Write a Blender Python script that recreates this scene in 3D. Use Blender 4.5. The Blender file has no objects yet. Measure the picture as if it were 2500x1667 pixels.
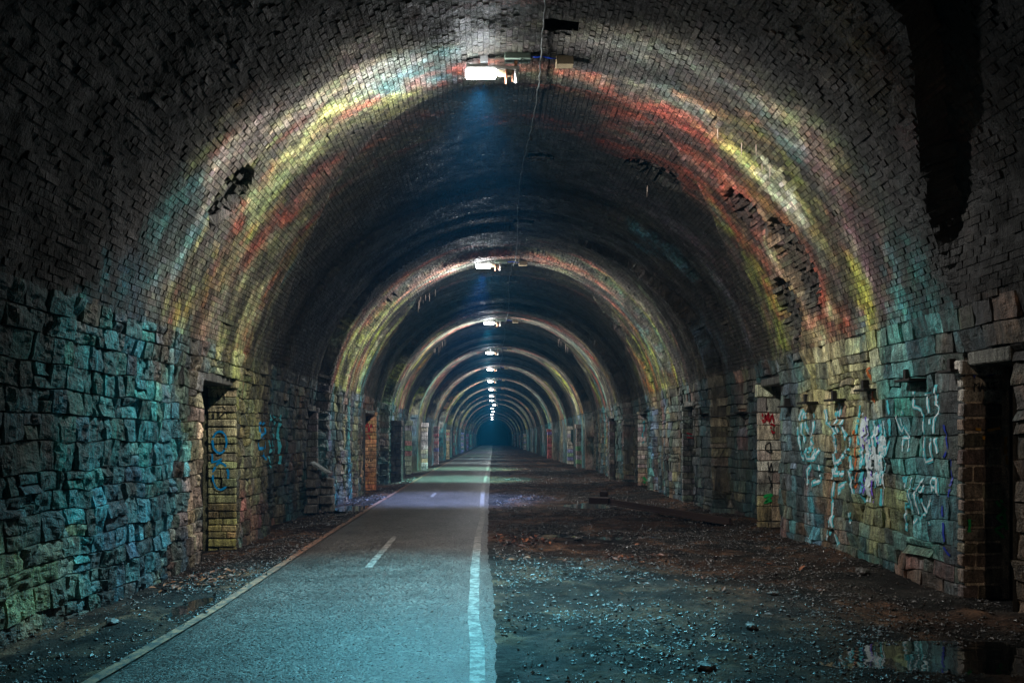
import bpy, math, random
import numpy as np
from mathutils import Vector
from mathutils.bvhtree import BVHTree

random.seed(7)
rng = np.random.default_rng(7)
C = bpy.context.scene.collection
SC = bpy.context.scene

# ------------------------------------------------------------ camera, world, exposure
CAMZ = 1.6
cam_d = bpy.data.cameras.new('camera')
cam = bpy.data.objects.new('camera', cam_d)
C.objects.link(cam)
cam.location = (0, 0, CAMZ)
cam.rotation_euler = (math.radians(90), 0, 0)
cam_d.sensor_width = 36
cam_d.lens = 28.0
cam_d.shift_x = 0.0188
cam_d.shift_y = 0.0952
cam_d.clip_start = 0.05
cam_d.clip_end = 1200
SC.camera = cam

world = bpy.data.worlds.new('World')
SC.world = world
world.use_nodes = True
bg = world.node_tree.nodes['Background']
bg.inputs[0].default_value = (0.10, 0.35, 0.6, 1)
bg.inputs[1].default_value = 0.0005
SC.view_settings.view_transform = 'Standard'
SC.view_settings.look = 'None'
SC.view_settings.exposure = 0.0
SC.view_settings.gamma = 1.0
SC.cycles.max_bounces = 5
SC.cycles.diffuse_bounces = 1
SC.cycles.glossy_bounces = 2
SC.cycles.transmission_bounces = 2
SC.cycles.volume_bounces = 0
SC.cycles.sample_clamp_indirect = 2.0
SC.cycles.sample_clamp_direct = 20.0
SC.cycles.use_light_tree = True

# distances of the lamps down the tunnel
LAMPS = [10.1, 21.3, 31.8, 42.8, 53.0, 64.0, 74.5, 86.0, 96.0, 108.0, 120.0, 134.0, 150.0, 168.0, 188.0]
#            tube light colour          pool light colour (fluorescent tubes of different age)
POOLC = [(.13, .62, .80), (.26, .42, 1.0), (.30, 1.0, .84), (.36, 1.0, .74), (.5, .9, 1.0)]
P_TUBE = 1500.0
P_POOL = 5200.0
P_OLD = 1000.0
HAZE_DENSITY = 0.0011

# ------------------------------------------------------------ numpy noise
def _h(ix, iy, iz, seed):
    n = (ix.astype(np.int64) * 374761393 + iy.astype(np.int64) * 668265263 + iz.astype(np.int64) * 2147483647 + seed * 974634777) & 0xFFFFFFFF
    n = ((n ^ (n >> 13)) * 1274126177) & 0xFFFFFFFF
    n = (n ^ (n >> 16)) & 0xFFFFFFFF
    n = (n * 2246822519) & 0xFFFFFFFF
    n = n ^ (n >> 15)
    return (n & 0xFFFFFF) / float(0xFFFFFF)
def vnoise(x, y, z=0.0, seed=0):
    x, y, z = np.broadcast_arrays(np.asarray(x, float), np.asarray(y, float), np.asarray(z, float))
    fx, fy, fz = np.floor(x), np.floor(y), np.floor(z)
    tx, ty, tz = x - fx, y - fy, z - fz
    tx, ty, tz = [t * t * (3 - 2 * t) for t in (tx, ty, tz)]
    r = 0
    for a in (0, 1):
        for b in (0, 1):
            for c in (0, 1):
                w = (tx if a else 1 - tx) * (ty if b else 1 - ty) * (tz if c else 1 - tz)
                r = r + w * _h(fx + a, fy + b, fz + c, seed)
    return r
def fbm(x, y, z=0.0, seed=0, o=3):
    r, a, t = 0, .5, 0
    for i in range(o):
        r = r + a * vnoise(np.asarray(x) * 2 ** i, np.asarray(y) * 2 ** i, np.asarray(z) * 2 ** i, seed + i * 17)
        t += a; a *= .5
    return r / t
def sst(a, b, x):
    t = np.clip((x - a) / (b - a), 0, 1)
    return t * t * (3 - 2 * t)

# ------------------------------------------------------------ the tunnel's section
CX, CZ, RR = .38, 2.1, 4.35
SB = 2.45                                  # length of a straight side, from 0.35 below the floor
SL = 2 * SB + math.pi * RR
SV0, SV1 = 3.25, 15.30                     # brick vault between these, stone walls below
SM = SL / 2
def section(s):
    s = np.asarray(s, float)
    th = math.pi - (s - SB) / RR
    thc = np.clip(th, 0, math.pi)
    x = CX + RR * np.cos(thc); z = CZ + RR * np.sin(thc)
    z = np.where(s < SB, s - .35, z); z = np.where(s > SL - SB, CZ - (s - (SL - SB)), z)
    nx, nz = np.cos(thc), np.sin(thc)
    return x, z, nx, nz
def recess(s, D):
    """outward displacement of the lining: rings, bulges, the groove on the right"""
    s = np.asarray(s, float); D = np.asarray(D, float)
    u = np.abs(s - SM) / SM
    w = sst(.12, .62, u)
    left = s < SM
    wob = .25 * (vnoise(s * .8, D * .05, seed=3) - .5)
    r = np.zeros(np.broadcast(s, D).shape)
    for i in range(len(LAMPS) - 1):
        d0, d1 = LAMPS[i], LAMPS[i + 1]
        h = [0, .35, .8, .1, .6, .45, .9, .25, .7, .15, .55, .4, .3, .6][i]
        a = d0 + np.where(left, .9 + w * (3.3 + h), .9 + w * (3.4 - .6 * h))
        b = d1 - np.where(left, 2.8 - w * (.8 + .7 * h), 2.6 + w * (1.7 - 2.2 * h))
        dep = (.10 + .17 * w) * (1.0 + .5 * h)
        r = r + dep * sst(a - .1, a + .25, D + wob) * (1 - sst(b - .06, b + .03, D + wob))
    # thin sub-rings of brick that stand a little proud of each other
    r = r + .10 * (sst(.44, .56, vnoise(D * 1.1 + .12 * np.sin(s * .7), 0 * D, seed=5)) - .5) * sst(11, 16, D) + .04 * (sst(.4, .6, vnoise(D * .9, 0 * D, seed=6)) - .5)
    r = r + .05 * (fbm(s * .5, D * .45, seed=9) - .5)
    # the torn groove above the near right-hand wall
    edge = 6.35 + .0 * s + 1.6 * sst(11.8, 14.6, s) + .12 * (fbm(s * 2.5, 0 * s, seed=21) - .5)
    g = sst(11.3, 12.2, s) * (1 - sst(14.2, 15.3, s))
    wd = 1.7 + 2.6 * sst(12.8, 14.2, s)
    r = r + .26 * g * (1 - sst(edge - .05, edge + .04, D)) * sst(edge - wd - .2, edge - wd, D)
    # spalled patches where the face bricks have fallen
    for ps, pd, rs, rd in SPALLS:
        q = ((s - ps) / rs) ** 2 + ((D - pd) / rd) ** 2 + .9 * (fbm(s * 3, D * 3, seed=31) - .5)
        r = r + .11 * (1 - sst(.75, 1.0, q))
    return r
SPALLS = [(5.08, 9.72, .42, .33), (14.1, 11.2, .75, .38), (13.1, 11.62, .45, .22), (14.6, 12.0, .5, .3), (11.6, 13.1, .5, .35), (6.0, 24.5, .7, .5), (12.9, 23.6, .6, .4)]
def surf(s, D, h=0.0):
    x, z, nx, nz = section(s)
    o = recess(s, D) - h
    return x + nx * o, np.asarray(D, float) + 0 * x, z + nz * o

# ------------------------------------------------------------ what colour the masonry has (soot, brick, algae, lime, with shade painted in)
BLOBS = [  # s, D, radius s, radius D, colour, strength
    (7.7, 10.2, .75, .7, (.03, .13, .14), .8), (6.9, 9.4, 1.0, .6, (.17, .15, .12), .7),
    (5.4, 9.25, 1.6, .35, (.40, .33, .28), .9), (4.0, 9.4, 1.0, .45, (.30, .25, .2), .8),
    (7.2, 10.9, .8, .28, (.40, .40, .10), .9), (6.3, 10.45, .8, .45, (.42, .45, .14), .95), (5.6, 10.4, .7, .4, (.34, .40, .18), .9),
    (4.7, 10.95, .9, .28, (.25, .33, .17), .9), (4.1, 10.6, .8, .3, (.27, .22, .06), .9), (3.75, 9.9, .5, .3, (.40, .32, .05), .8),
    (6.6, 11.75, 1.2, .28, (.30, .08, .035), .95), (5.85, 11.4, .7, .3, (.30, .06, .035), .95), (5.0, 11.2, .7, .25, (.32, .07, .04), .95), (3.8, 10.75, .8, .2, (.27, .08, .04), .7),
    (4.2, 8.8, .7, .5, (.07, .30, .30), .8), (3.3, 8.3, .6, .6, (.12, .30, .42), .8), (4.2, 12.0, 1.6, .35, (.30, .30, .12), .9), (3.6, 12.9, 1.0, .8, (.24, .24, .13), .8),
    (11.8, 11.2, .9, .5, (.26, .05, .035), .95), (11.1, 11.4, .7, .5, (.20, .05, .03), .8), (12.0, 12.1, 1.7, .9, (.16, .035, .022), .95), (13.1, 12.2, .9, .3, (.30, .07, .035), .95), (14.0, 12.3, .9, .3, (.26, .07, .03), .9), (12.5, 11.6, .9, .3, (.28, .07, .04), .9),
    (12.6, 10.5, .7, .35, (.42, .40, .12), .9), (13.5, 10.2, .8, .25, (.50, .50, .18), .95), (14.4, 10.0, .9, .26, (.50, .48, .13), .95), (14.9, 9.85, .5, .3, (.42, .42, .06), .9),
    (13.2, 10.45, .7, .2, (.55, .55, .42), .9), (14.2, 10.4, .8, .14, (.55, .58, .45), .9), (12.0, 10.1, .8, .25, (.35, .18, .09), .6), (13.4, 10.9, .6, .3, (.40, .22, .06), .7),
    (13.6, 9.0, 1.2, .3, (.20, .10, .12), .8), (12.6, 9.2, 1.0, .35, (.20, .13, .10), .7), (14.6, 9.2, .8, .25, (.17, .10, .11), .8), (15.0, 8.4, .9, .35, (.06, .30, .30), .85),
    (13.9, 5.6, 2.4, 1.6, (.003, .003, .003), 1.4), (12.2, 5.9, 1.2, .7, (.004, .004, .004), 1.3), (4.5, 5.2, 2.4, 1.2, (.006, .006, .006), 1.2), (15.1, 11.2, .35, .5, (.36, .09, .05), .9), (15.7, 11.6, .6, .6, (.36, .33, .17), .9), (15.7, 10.4, .5, .5, (.34, .34, .18), .85), (12.5, 7.35, .7, .5, (.14, .10, .03), .6), (13.3, 7.2, .6, .35, (.15, .05, .05), .6),  # near-black entries paint the groove's shadow and shade on the near left haunch
    (13.9, 14.6, 1.4, .5, (.20, .10, .09), .8), (12.9, 17.6, 1.8, .35, (.26, .22, .2), .7), (14.2, 15.3, 1.0, .3, (.16, .18, .2), .8), (12.2, 16.3, .5, .4, (.12, .34, .42), .95), (12.9, 15.9, .5, .3, (.15, .36, .42), .95), (14.7, 16.8, .6, .5, (.15, .25, .32), .6), (11.6, 14.7, 2.0, .5, (.17, .14, .16), .8), (10.6, 17.6, 1.7, .7, (.16, .2, .22), .8), (7.2, 18.0, 1.4, 1.0, (.14, .2, .26), .7),
    (2.3, 7.9, 1.1, .9, (.015, .30, .34), 1.0), (1.9, 9.0, 1.1, .9, (.03, .34, .40), 1.0), (1.2, 7.4, .9, 1.0, (.015, .24, .26), .95), (2.6, 5.6, 1.2, .7, (.03, .05, .05), .8), (.75, 6.7, .5, .5, (.27, .26, .10), .9), (1.0, 8.7, .6, .8, (.05, .24, .34), .85),
    (1.9, 10.65, 1.6, .38, (.33, .25, .17), .95), (2.4, 10.0, .5, .3, (.15, .3, .2), .6), (1.7, 12.9, 1.3, 1.0, (.27, .25, .12), .95), (2.6, 12.4, .7, 1.0, (.30, .28, .10), .9), (.7, 13.4, .4, .9, (.24, .10, .09), .8), (1.4, 14.6, 1.5, .5, (.26, .23, .13), .7),
    (16.2, 9.0, 1.0, .6, (.05, .27, .26), .95), (17.2, 9.0, .9, .6, (.05, .19, .18), .9), (16.2, 10.9, 1.3, .55, (.34, .33, .17), 1.0), (16.0, 11.9, .8, .3, (.34, .30, .14), .9), (16.6, 8.1, 1.0, .3, (.07, .065, .05), .8), (17.0, 11.0, .9, .3, (.27, .15, .09), .7), (17.6, 9.9, .5, .5, (.22, .22, .09), .9), (16.8, 12.6, 1.2, .4, (.10, .17, .19), .8), (17.9, 11.9, .5, .3, (.05, .26, .32), .8),
]
def wall_colour(s, D, broad=False):
    s = np.asarray(s, float); D = np.asarray(D, float)
    s, D = np.broadcast_arrays(s, D)
    n1 = fbm(s * 1.1, D * 1.3, seed=40); n2 = fbm(s * 5, D * 6, seed=44); streak = fbm(s * .35, D * 2.2, seed=47)
    n3 = fbm(s * 1.9, D * 2.6, seed=41); n4 = fbm(s * 4.5, D * 7, seed=45, o=4); n5 = sst(.32, .62, fbm(s * 2.3, D * 3.1, seed=49, o=3))
    def c(*v): return np.array(v)
    def mix(a, b, t): return a + (b - a) * t[..., None]
    soot_shade = mix(c(.026, .025, .024), c(.088, .078, .056), sst(.35, .75, n1))
    soot_shade = soot_shade * (.15 + .85 * sst(7.9, 9.8, D))[..., None]  # vault darkened towards the camera: dim light painted into the colour
    stone = mix(c(.035, .105, .115), c(.13, .110, .07), sst(.35, .65, streak))
    stone = mix(stone, c(.05, .11, .13), sst(.5, .7, n1) * .7) * .8
    isst = sst(SV1 - .06, SV1 + .06, s + .3 * (n2 - .5)) + 1 - sst(SV0 - .06, SV0 + .06, s + .3 * (n2 - .5))
    col = mix(soot_shade, stone, np.clip(isst, 0, 1))
    # soot on the crown, painted blacker away from the lamps to stand for shade
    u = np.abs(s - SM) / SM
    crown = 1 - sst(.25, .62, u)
    # broad stains repeated at every lamp ring (drips run down along the ring joints)
    hues = [(.42, .42, .12), (.40, .13, .11), (.08, .32, .32), (.40, .36, .28), (.3, .3, .1), (.28, .1, .12), (.14, .26, .36)]
    ist = np.clip(isst, 0, 1); u = np.abs(s - SM) / SM
    rz = 0.0; near_l = 0.0
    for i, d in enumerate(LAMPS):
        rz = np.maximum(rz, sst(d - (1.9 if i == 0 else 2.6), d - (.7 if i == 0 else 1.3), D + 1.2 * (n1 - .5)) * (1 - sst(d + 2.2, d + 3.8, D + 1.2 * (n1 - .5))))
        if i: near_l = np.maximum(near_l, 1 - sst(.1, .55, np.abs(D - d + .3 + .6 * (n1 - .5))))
    na, nb, nc, nd = [fbm(s * .55, D * f, seed=k, o=4) for f, k in ((1.9, 301), (2.3, 311), (1.6, 321), (3.0, 331))]
    grit = .35 + .65 * sst(.35, .6, n4)
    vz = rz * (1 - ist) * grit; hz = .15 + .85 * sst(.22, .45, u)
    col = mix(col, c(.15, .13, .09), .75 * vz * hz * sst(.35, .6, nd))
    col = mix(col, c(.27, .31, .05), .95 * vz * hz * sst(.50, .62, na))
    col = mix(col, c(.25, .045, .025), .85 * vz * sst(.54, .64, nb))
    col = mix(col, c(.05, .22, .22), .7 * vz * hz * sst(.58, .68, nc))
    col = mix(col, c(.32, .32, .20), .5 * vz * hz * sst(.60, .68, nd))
    col = mix(col, c(.17, .17, .12), .35 * near_l * (1 - ist))  # pale arc at each lamp: lamplight painted into the brick
    gz_ = ist * grit
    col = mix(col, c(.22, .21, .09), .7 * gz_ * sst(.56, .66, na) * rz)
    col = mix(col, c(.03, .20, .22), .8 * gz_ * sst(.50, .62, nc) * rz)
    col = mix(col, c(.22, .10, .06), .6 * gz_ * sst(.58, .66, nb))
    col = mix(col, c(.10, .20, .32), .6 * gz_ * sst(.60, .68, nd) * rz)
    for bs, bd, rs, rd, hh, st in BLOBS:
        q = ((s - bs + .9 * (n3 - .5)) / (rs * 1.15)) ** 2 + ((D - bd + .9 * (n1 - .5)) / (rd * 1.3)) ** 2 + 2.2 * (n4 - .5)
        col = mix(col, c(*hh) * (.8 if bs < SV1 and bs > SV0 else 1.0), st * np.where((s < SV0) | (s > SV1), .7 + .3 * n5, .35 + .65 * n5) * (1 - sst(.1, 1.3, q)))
    col = mix(col, c(.035, .03, .026), .8 * (1 - ist) * sst(.50, .64, fbm(s * 1.3, D * 3.6, seed=401, o=4)))
    col = col * (.45 + 1.1 * sst(.25, .72, fbm(s * .7, D * 8, seed=411, o=3)))[..., None]
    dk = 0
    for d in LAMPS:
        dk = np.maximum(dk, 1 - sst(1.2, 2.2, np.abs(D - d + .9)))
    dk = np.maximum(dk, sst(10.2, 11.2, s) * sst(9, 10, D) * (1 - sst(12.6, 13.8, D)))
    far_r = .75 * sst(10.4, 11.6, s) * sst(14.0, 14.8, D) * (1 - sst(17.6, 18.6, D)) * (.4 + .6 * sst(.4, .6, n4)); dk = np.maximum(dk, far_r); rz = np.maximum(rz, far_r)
    col = col * (1 - .72 * crown * (1 - dk))[..., None]  # paints shade on the crown between lamps
    col = col * (1 - .62 * (1 - rz) * (1 - ist) * (1 - .8 * crown))[..., None] * (1 - .35 * ist * (1 - rz))[..., None]  # shade between the lamp rings put into vault and wall colour
    for ps, pd, rs, rd in SPALLS:
        q = ((s - ps) / rs) ** 2 + ((D - pd) / rd) ** 2 + .9 * (fbm(s * 3, D * 3, seed=31) - .5)
        col = mix(col, c(.03, .03, .026), .85 * (1 - sst(.85, 1.05, q)))
    dr = fbm(s * .5, D * 9, seed=75, o=2)
    return col * ((.75 + .5 * n2) * (.55 + .9 * dr))[..., None]

# ------------------------------------------------------------ helpers
def setcol(me, col):
    a = me.attributes.new('Col', 'FLOAT_COLOR', 'POINT')
    c4 = np.ones((len(me.vertices), 4), np.float32); c4[:, :3] = col
    a.data.foreach_set('color', c4.ravel())
def mesh_np(name, V, F, col=None, mat=None, smooth=False):
    """F: (n,4) or (n,3) index array"""
    me = bpy.data.meshes.new(name)
    V = np.asarray(V, np.float32); F = np.asarray(F, np.int32)
    k = F.shape[1]
    me.vertices.add(len(V)); me.vertices.foreach_set('co', V.ravel())
    me.loops.add(F.size); me.loops.foreach_set('vertex_index', F.ravel())
    me.polygons.add(len(F)); me.polygons.foreach_set('loop_start', np.arange(0, F.size, k, dtype=np.int32))
    me.polygons.foreach_set('use_smooth', np.full(len(F), smooth, bool))
    me.update(calc_edges=True)
    if col is not None: setcol(me, col)
    if mat: me.materials.append(mat)
    return me
def link(name, me, parent=None, loc=None, **props):
    o = bpy.data.objects.new(name, me); C.objects.link(o)
    if parent: o.parent = parent
    if loc is not None: o.location = loc
    for k, v in props.items(): o[k] = v
    return o
def empty(name, loc, label, cat, group=None, rz=0):
    o = bpy.data.objects.new(name, None); C.objects.link(o); o.location = loc; o.rotation_euler = (0, 0, rz)
    o['label'] = label; o['category'] = cat
    if group: o['group'] = group
    o['kind'] = 'thing'
    return o
class MB:
    """collects primitives as one mesh"""
    def __init__(self): self.v = []; self.f = []
    def poly(self, vs, fs):
        b = len(self.v); self.v += [tuple(map(float, q)) for q in vs]; self.f += [tuple(b + i for i in q) for q in fs]
    def box(self, x0, x1, y0, y1, z0, z1, ch=0.0, jit=0.0):
        """chamfered box; the chamfer is on all faces' rims"""
        if ch <= 0:
            vs = [(x, y, z) for x in (x0, x1) for y in (y0, y1) for z in (z0, z1)]
            vs = [tuple(c + random.uniform(-jit, jit) for c in q) for q in vs]
            self.poly(vs, [(0, 1, 3, 2), (4, 6, 7, 5), (0, 4, 5, 1), (2, 3, 7, 6), (0, 2, 6, 4), (1, 5, 7, 3)])
            return
        vs = []
        for ix, x in enumerate((x0, x1)):
            for iy, y in enumerate((y0, y1)):
                for iz, z in enumerate((z0, z1)):
                    sx, sy, sz = 1 - 2 * ix, 1 - 2 * iy, 1 - 2 * iz
                    j = [random.uniform(-jit, jit) for _ in range(3)]
                    vs += [(x + j[0], y + sy * ch + j[1], z + sz * ch + j[2]), (x + sx * ch + j[0], y + j[1], z + sz * ch + j[2]), (x + sx * ch + j[0], y + sy * ch + j[1], z + j[2])]
        I = lambda ix, iy, iz, k: 3 * (4 * ix + 2 * iy + iz) + k
        fs = []
        for ix in (0, 1): fs.append((I(ix, 0, 0, 0), I(ix, 0, 1, 0), I(ix, 1, 1, 0), I(ix, 1, 0, 0)))
        for iy in (0, 1): fs.append((I(0, iy, 0, 1), I(0, iy, 1, 1), I(1, iy, 1, 1), I(1, iy, 0, 1)))
        for iz in (0, 1): fs.append((I(0, 0, iz, 2), I(0, 1, iz, 2), I(1, 1, iz, 2), I(1, 0, iz, 2)))
        for a in (0, 1):
            for b in (0, 1):
                fs.append((I(a, b, 0, 0), I(a, b, 1, 0), I(a, b, 1, 1), I(a, b, 0, 1)))
                fs.append((I(a, 0, b, 0), I(a, 1, b, 0), I(a, 1, b, 2), I(a, 0, b, 2)))
                fs.append((I(0, a, b, 1), I(1, a, b, 1), I(1, a, b, 2), I(0, a, b, 2)))
        for ix in (0, 1):
            for iy in (0, 1):
                for iz in (0, 1): fs.append((I(ix, iy, iz, 0), I(ix, iy, iz, 1), I(ix, iy, iz, 2)))
        self.poly(vs, fs)
    def tube(self, pts, r, n=8, cap=True):
        pts = [Vector(p) for p in pts]
        rr = r if isinstance(r, (list, tuple)) else [r] * len(pts)
        b = len(self.v)
        for i, p in enumerate(pts):
            d = (pts[min(i + 1, len(pts) - 1)] - pts[max(i - 1, 0)]).normalized()
            a = d.orthogonal().normalized() if i == 0 else (pa - d * pa.dot(d)).normalized()
            pa = a; c = d.cross(a)
            for k in range(n):
                t = 2 * math.pi * k / n
                self.v.append(tuple(p + (a * math.cos(t) + c * math.sin(t)) * rr[i]))
        for i in range(len(pts) - 1):
            for k in range(n):
                self.f.append((b + i * n + k, b + i * n + (k + 1) % n, b + (i + 1) * n + (k + 1) % n, b + (i + 1) * n + k))
        if cap:
            self.f.append(tuple(b + k for k in reversed(range(n)))); self.f.append(tuple(b + (len(pts) - 1) * n + k for k in range(n)))
    def mesh(self, name, mat, smooth=False, col=None):
        me = bpy.data.meshes.new(name); me.from_pydata(self.v, [], self.f); me.update()
        if smooth: me.polygons.foreach_set('use_smooth', [True] * len(me.polygons))
        if col is not None: setcol(me, np.tile(np.array(col, np.float32), (len(self.v), 1)) if np.ndim(col) == 1 else col)
        me.materials.append(mat)
        return me

# ------------------------------------------------------------ materials
def newmat(name):
    m = bpy.data.materials.new(name); m.use_nodes = True
    nt = m.node_tree; return m, nt, nt.nodes['Principled BSDF']
def N(nt, t, **kw):
    n = nt.nodes.new(t)
    for k, v in kw.items():
        if isinstance(k, str) and hasattr(n, k): setattr(n, k, v)
    return n
def masonry_mat(name, bump=1.0, rough=(.28, .8), gain=.92, streaks=True, spec=.6):
    m, nt, p = newmat(name); L = nt.links.new
    at = N(nt, 'ShaderNodeAttribute'); at.attribute_name = 'Col'
    geo = N(nt, 'ShaderNodeNewGeometry')
    mp = N(nt, 'ShaderNodeMapping'); mp.inputs['Scale'].default_value = (1, 1.3, .22 if streaks else 1)
    L(geo.outputs['Position'], mp.inputs['Vector'])
    def noise(scale, det, vec, r=.6):
        n = N(nt, 'ShaderNodeTexNoise'); n.inputs['Scale'].default_value = scale; n.inputs['Detail'].default_value = det; n.inputs['Roughness'].default_value = r
        L(vec, n.inputs['Vector']); return n.outputs['Fac']
    a = noise(17, 5, mp.outputs[0]); b = noise(70, 3, geo.outputs['Position'])
    r1 = N(nt, 'ShaderNodeMapRange'); r1.inputs[1].default_value = .3; r1.inputs[2].default_value = .72; r1.inputs[3].default_value = .35 * gain; r1.inputs[4].default_value = 1.8 * gain
    L(a, r1.inputs[0])
    r2 = N(nt, 'ShaderNodeMapRange'); r2.inputs[1].default_value = .3; r2.inputs[2].default_value = .7; r2.inputs[3].default_value = .3; r2.inputs[4].default_value = 1.9
    L(b, r2.inputs[0])
    mu0 = N(nt, 'ShaderNodeMath', operation='MULTIPLY'); L(r1.outputs[0], mu0.inputs[0]); L(r2.outputs[0], mu0.inputs[1])
    bigv = N(nt, 'ShaderNodeMapping'); bigv.inputs['Scale'].default_value = (1, 1.6, .7); L(geo.outputs['Position'], bigv.inputs['Vector'])
    r3 = N(nt, 'ShaderNodeMapRange'); r3.inputs[1].default_value = .32; r3.inputs[2].default_value = .66; r3.inputs[3].default_value = .3; r3.inputs[4].default_value = 1.5
    L(noise(4.2, 5, bigv.outputs[0], .65), r3.inputs[0])
    mu = N(nt, 'ShaderNodeMath', operation='MULTIPLY'); L(mu0.outputs[0], mu.inputs[0]); L(r3.outputs[0], mu.inputs[1])
    vm = N(nt, 'ShaderNodeVectorMath', operation='SCALE'); L(at.outputs['Color'], vm.inputs[0]); L(mu.outputs[0], vm.inputs['Scale'])
    L(vm.outputs[0], p.inputs['Base Color'])
    w = noise(3.2, 4, geo.outputs['Position'])
    rr = N(nt, 'ShaderNodeMapRange'); rr.inputs[1].default_value = .38; rr.inputs[2].default_value = .62; rr.inputs[3].default_value = rough[0]; rr.inputs[4].default_value = rough[1]
    L(w, rr.inputs[0]); L(rr.outputs[0], p.inputs['Roughness'])
    b1 = N(nt, 'ShaderNodeBump'); b1.inputs['Strength'].default_value = 1.0; b1.inputs['Distance'].default_value = .035 * bump
    L(a, b1.inputs['Height'])
    b2 = N(nt, 'ShaderNodeBump'); b2.inputs['Strength'].default_value = 1.0; b2.inputs['Distance'].default_value = .014 * bump
    L(b, b2.inputs['Height']); L(b1.outputs[0], b2.inputs['Normal']); L(b2.outputs[0], p.inputs['Normal'])
    p.inputs['Specular IOR Level'].default_value = spec
    return m
M_STONE = masonry_mat('wet_stone', 1.4, (.30, .7), spec=.6)
M_BRICK = masonry_mat('sooty_brick', 1.1, (.5, .85), spec=.45)
M_MORTAR = masonry_mat('mortar', 1.0, (.5, .9))
M_EARTH = masonry_mat('earth', 1.4, (.5, .9), streaks=False, spec=.2)
M_PEBBLE = masonry_mat('pebble', .5, (.16, .5), streaks=False, spec=.8)
def plain(name, col, rough=.5, metal=0.0, emit=None, es=0.0):
    m, nt, p = newmat(name)
    p.inputs['Base Color'].default_value = (*col, 1); p.inputs['Roughness'].default_value = rough; p.inputs['Metallic'].default_value = metal
    if emit: p.inputs['Emission Color'].default_value = (*emit, 1); p.inputs['Emission Strength'].default_value = es
    n = N(nt, 'ShaderNodeTexNoise'); n.inputs['Scale'].default_value = 60; n.inputs['Detail'].default_value = 4
    g = N(nt, 'ShaderNodeNewGeometry'); nt.links.new(g.outputs['Position'], n.inputs['Vector'])
    mr = N(nt, 'ShaderNodeMapRange'); mr.inputs[3].default_value = .55; mr.inputs[4].default_value = 1.35; nt.links.new(n.outputs['Fac'], mr.inputs[0])
    vm = N(nt, 'ShaderNodeVectorMath', operation='SCALE'); vm.inputs[0].default_value = col; nt.links.new(mr.outputs[0], vm.inputs['Scale']); nt.links.new(vm.outputs[0], p.inputs['Base Color'])
    b = N(nt, 'ShaderNodeBump'); b.inputs['Distance'].default_value = .003; nt.links.new(n.outputs['Fac'], b.inputs['Height']); nt.links.new(b.outputs[0], p.inputs['Normal'])
    return m
def asphalt_mat():
    m, nt, p = newmat('asphalt'); L = nt.links.new
    geo = N(nt, 'ShaderNodeNewGeometry')
    v = N(nt, 'ShaderNodeTexVoronoi'); v.inputs['Scale'].default_value = 48; L(geo.outputs['Position'], v.inputs['Vector'])
    n = N(nt, 'ShaderNodeTexNoise'); n.inputs['Scale'].default_value = 1.6; n.inputs['Detail'].default_value = 9; n.inputs['Roughness'].default_value = .75; L(geo.outputs['Position'], n.inputs['Vector'])
    n3 = N(nt, 'ShaderNodeTexNoise'); n3.inputs['Scale'].default_value = 55; n3.inputs['Detail'].default_value = 4; L(geo.outputs['Position'], n3.inputs['Vector'])
    sep = N(nt, 'ShaderNodeSeparateColor'); L(v.outputs['Color'], sep.inputs[0])
    mr = N(nt, 'ShaderNodeMapRange'); mr.inputs[1].default_value = 0; mr.inputs[2].default_value = 1; mr.inputs[3].default_value = .1; mr.inputs[4].default_value = 2.4; L(sep.outputs[0], mr.inputs[0])
    mr2 = N(nt, 'ShaderNodeMapRange'); mr2.inputs[1].default_value = .3; mr2.inputs[2].default_value = .7; mr2.inputs[3].default_value = .3; mr2.inputs[4].default_value = 1.5; L(n.outputs['Fac'], mr2.inputs[0])
    mr3 = N(nt, 'ShaderNodeMapRange'); mr3.inputs[1].default_value = .3; mr3.inputs[2].default_value = .7; mr3.inputs[1].default_value = .38; mr3.inputs[2].default_value = .62; mr3.inputs[3].default_value = .2; mr3.inputs[4].default_value = 2.1; L(n3.outputs['Fac'], mr3.inputs[0])
    mu = N(nt, 'ShaderNodeMath', operation='MULTIPLY'); L(mr.outputs[0], mu.inputs[0]); L(mr2.outputs[0], mu.inputs[1])
    mu2 = N(nt, 'ShaderNodeMath', operation='MULTIPLY'); L(mu.outputs[0], mu2.inputs[0]); L(mr3.outputs[0], mu2.inputs[1])
    vm = N(nt, 'ShaderNodeVectorMath', operation='SCALE'); vm.inputs[0].default_value = (.043, .038, .034); L(mu2.outputs[0], vm.inputs['Scale']); L(vm.outputs[0], p.inputs['Base Color'])
    rr = N(nt, 'ShaderNodeMapRange'); rr.inputs[1].default_value = .35; rr.inputs[2].default_value = .65; rr.inputs[3].default_value = .26; rr.inputs[4].default_value = .5; L(n3.outputs['Fac'], rr.inputs[0]); L(rr.outputs[0], p.inputs['Roughness'])
    ad = N(nt, 'ShaderNodeMath', operation='ADD'); L(sep.outputs[1], ad.inputs[0]); L(n3.outputs['Fac'], ad.inputs[1])
    b = N(nt, 'ShaderNodeBump'); b.inputs['Strength'].default_value = 1; b.inputs['Distance'].default_value = .012; L(ad.outputs[0], b.inputs['Height']); L(b.outputs[0], p.inputs['Normal'])
    return m
M_ASPHALT = asphalt_mat()
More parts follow.
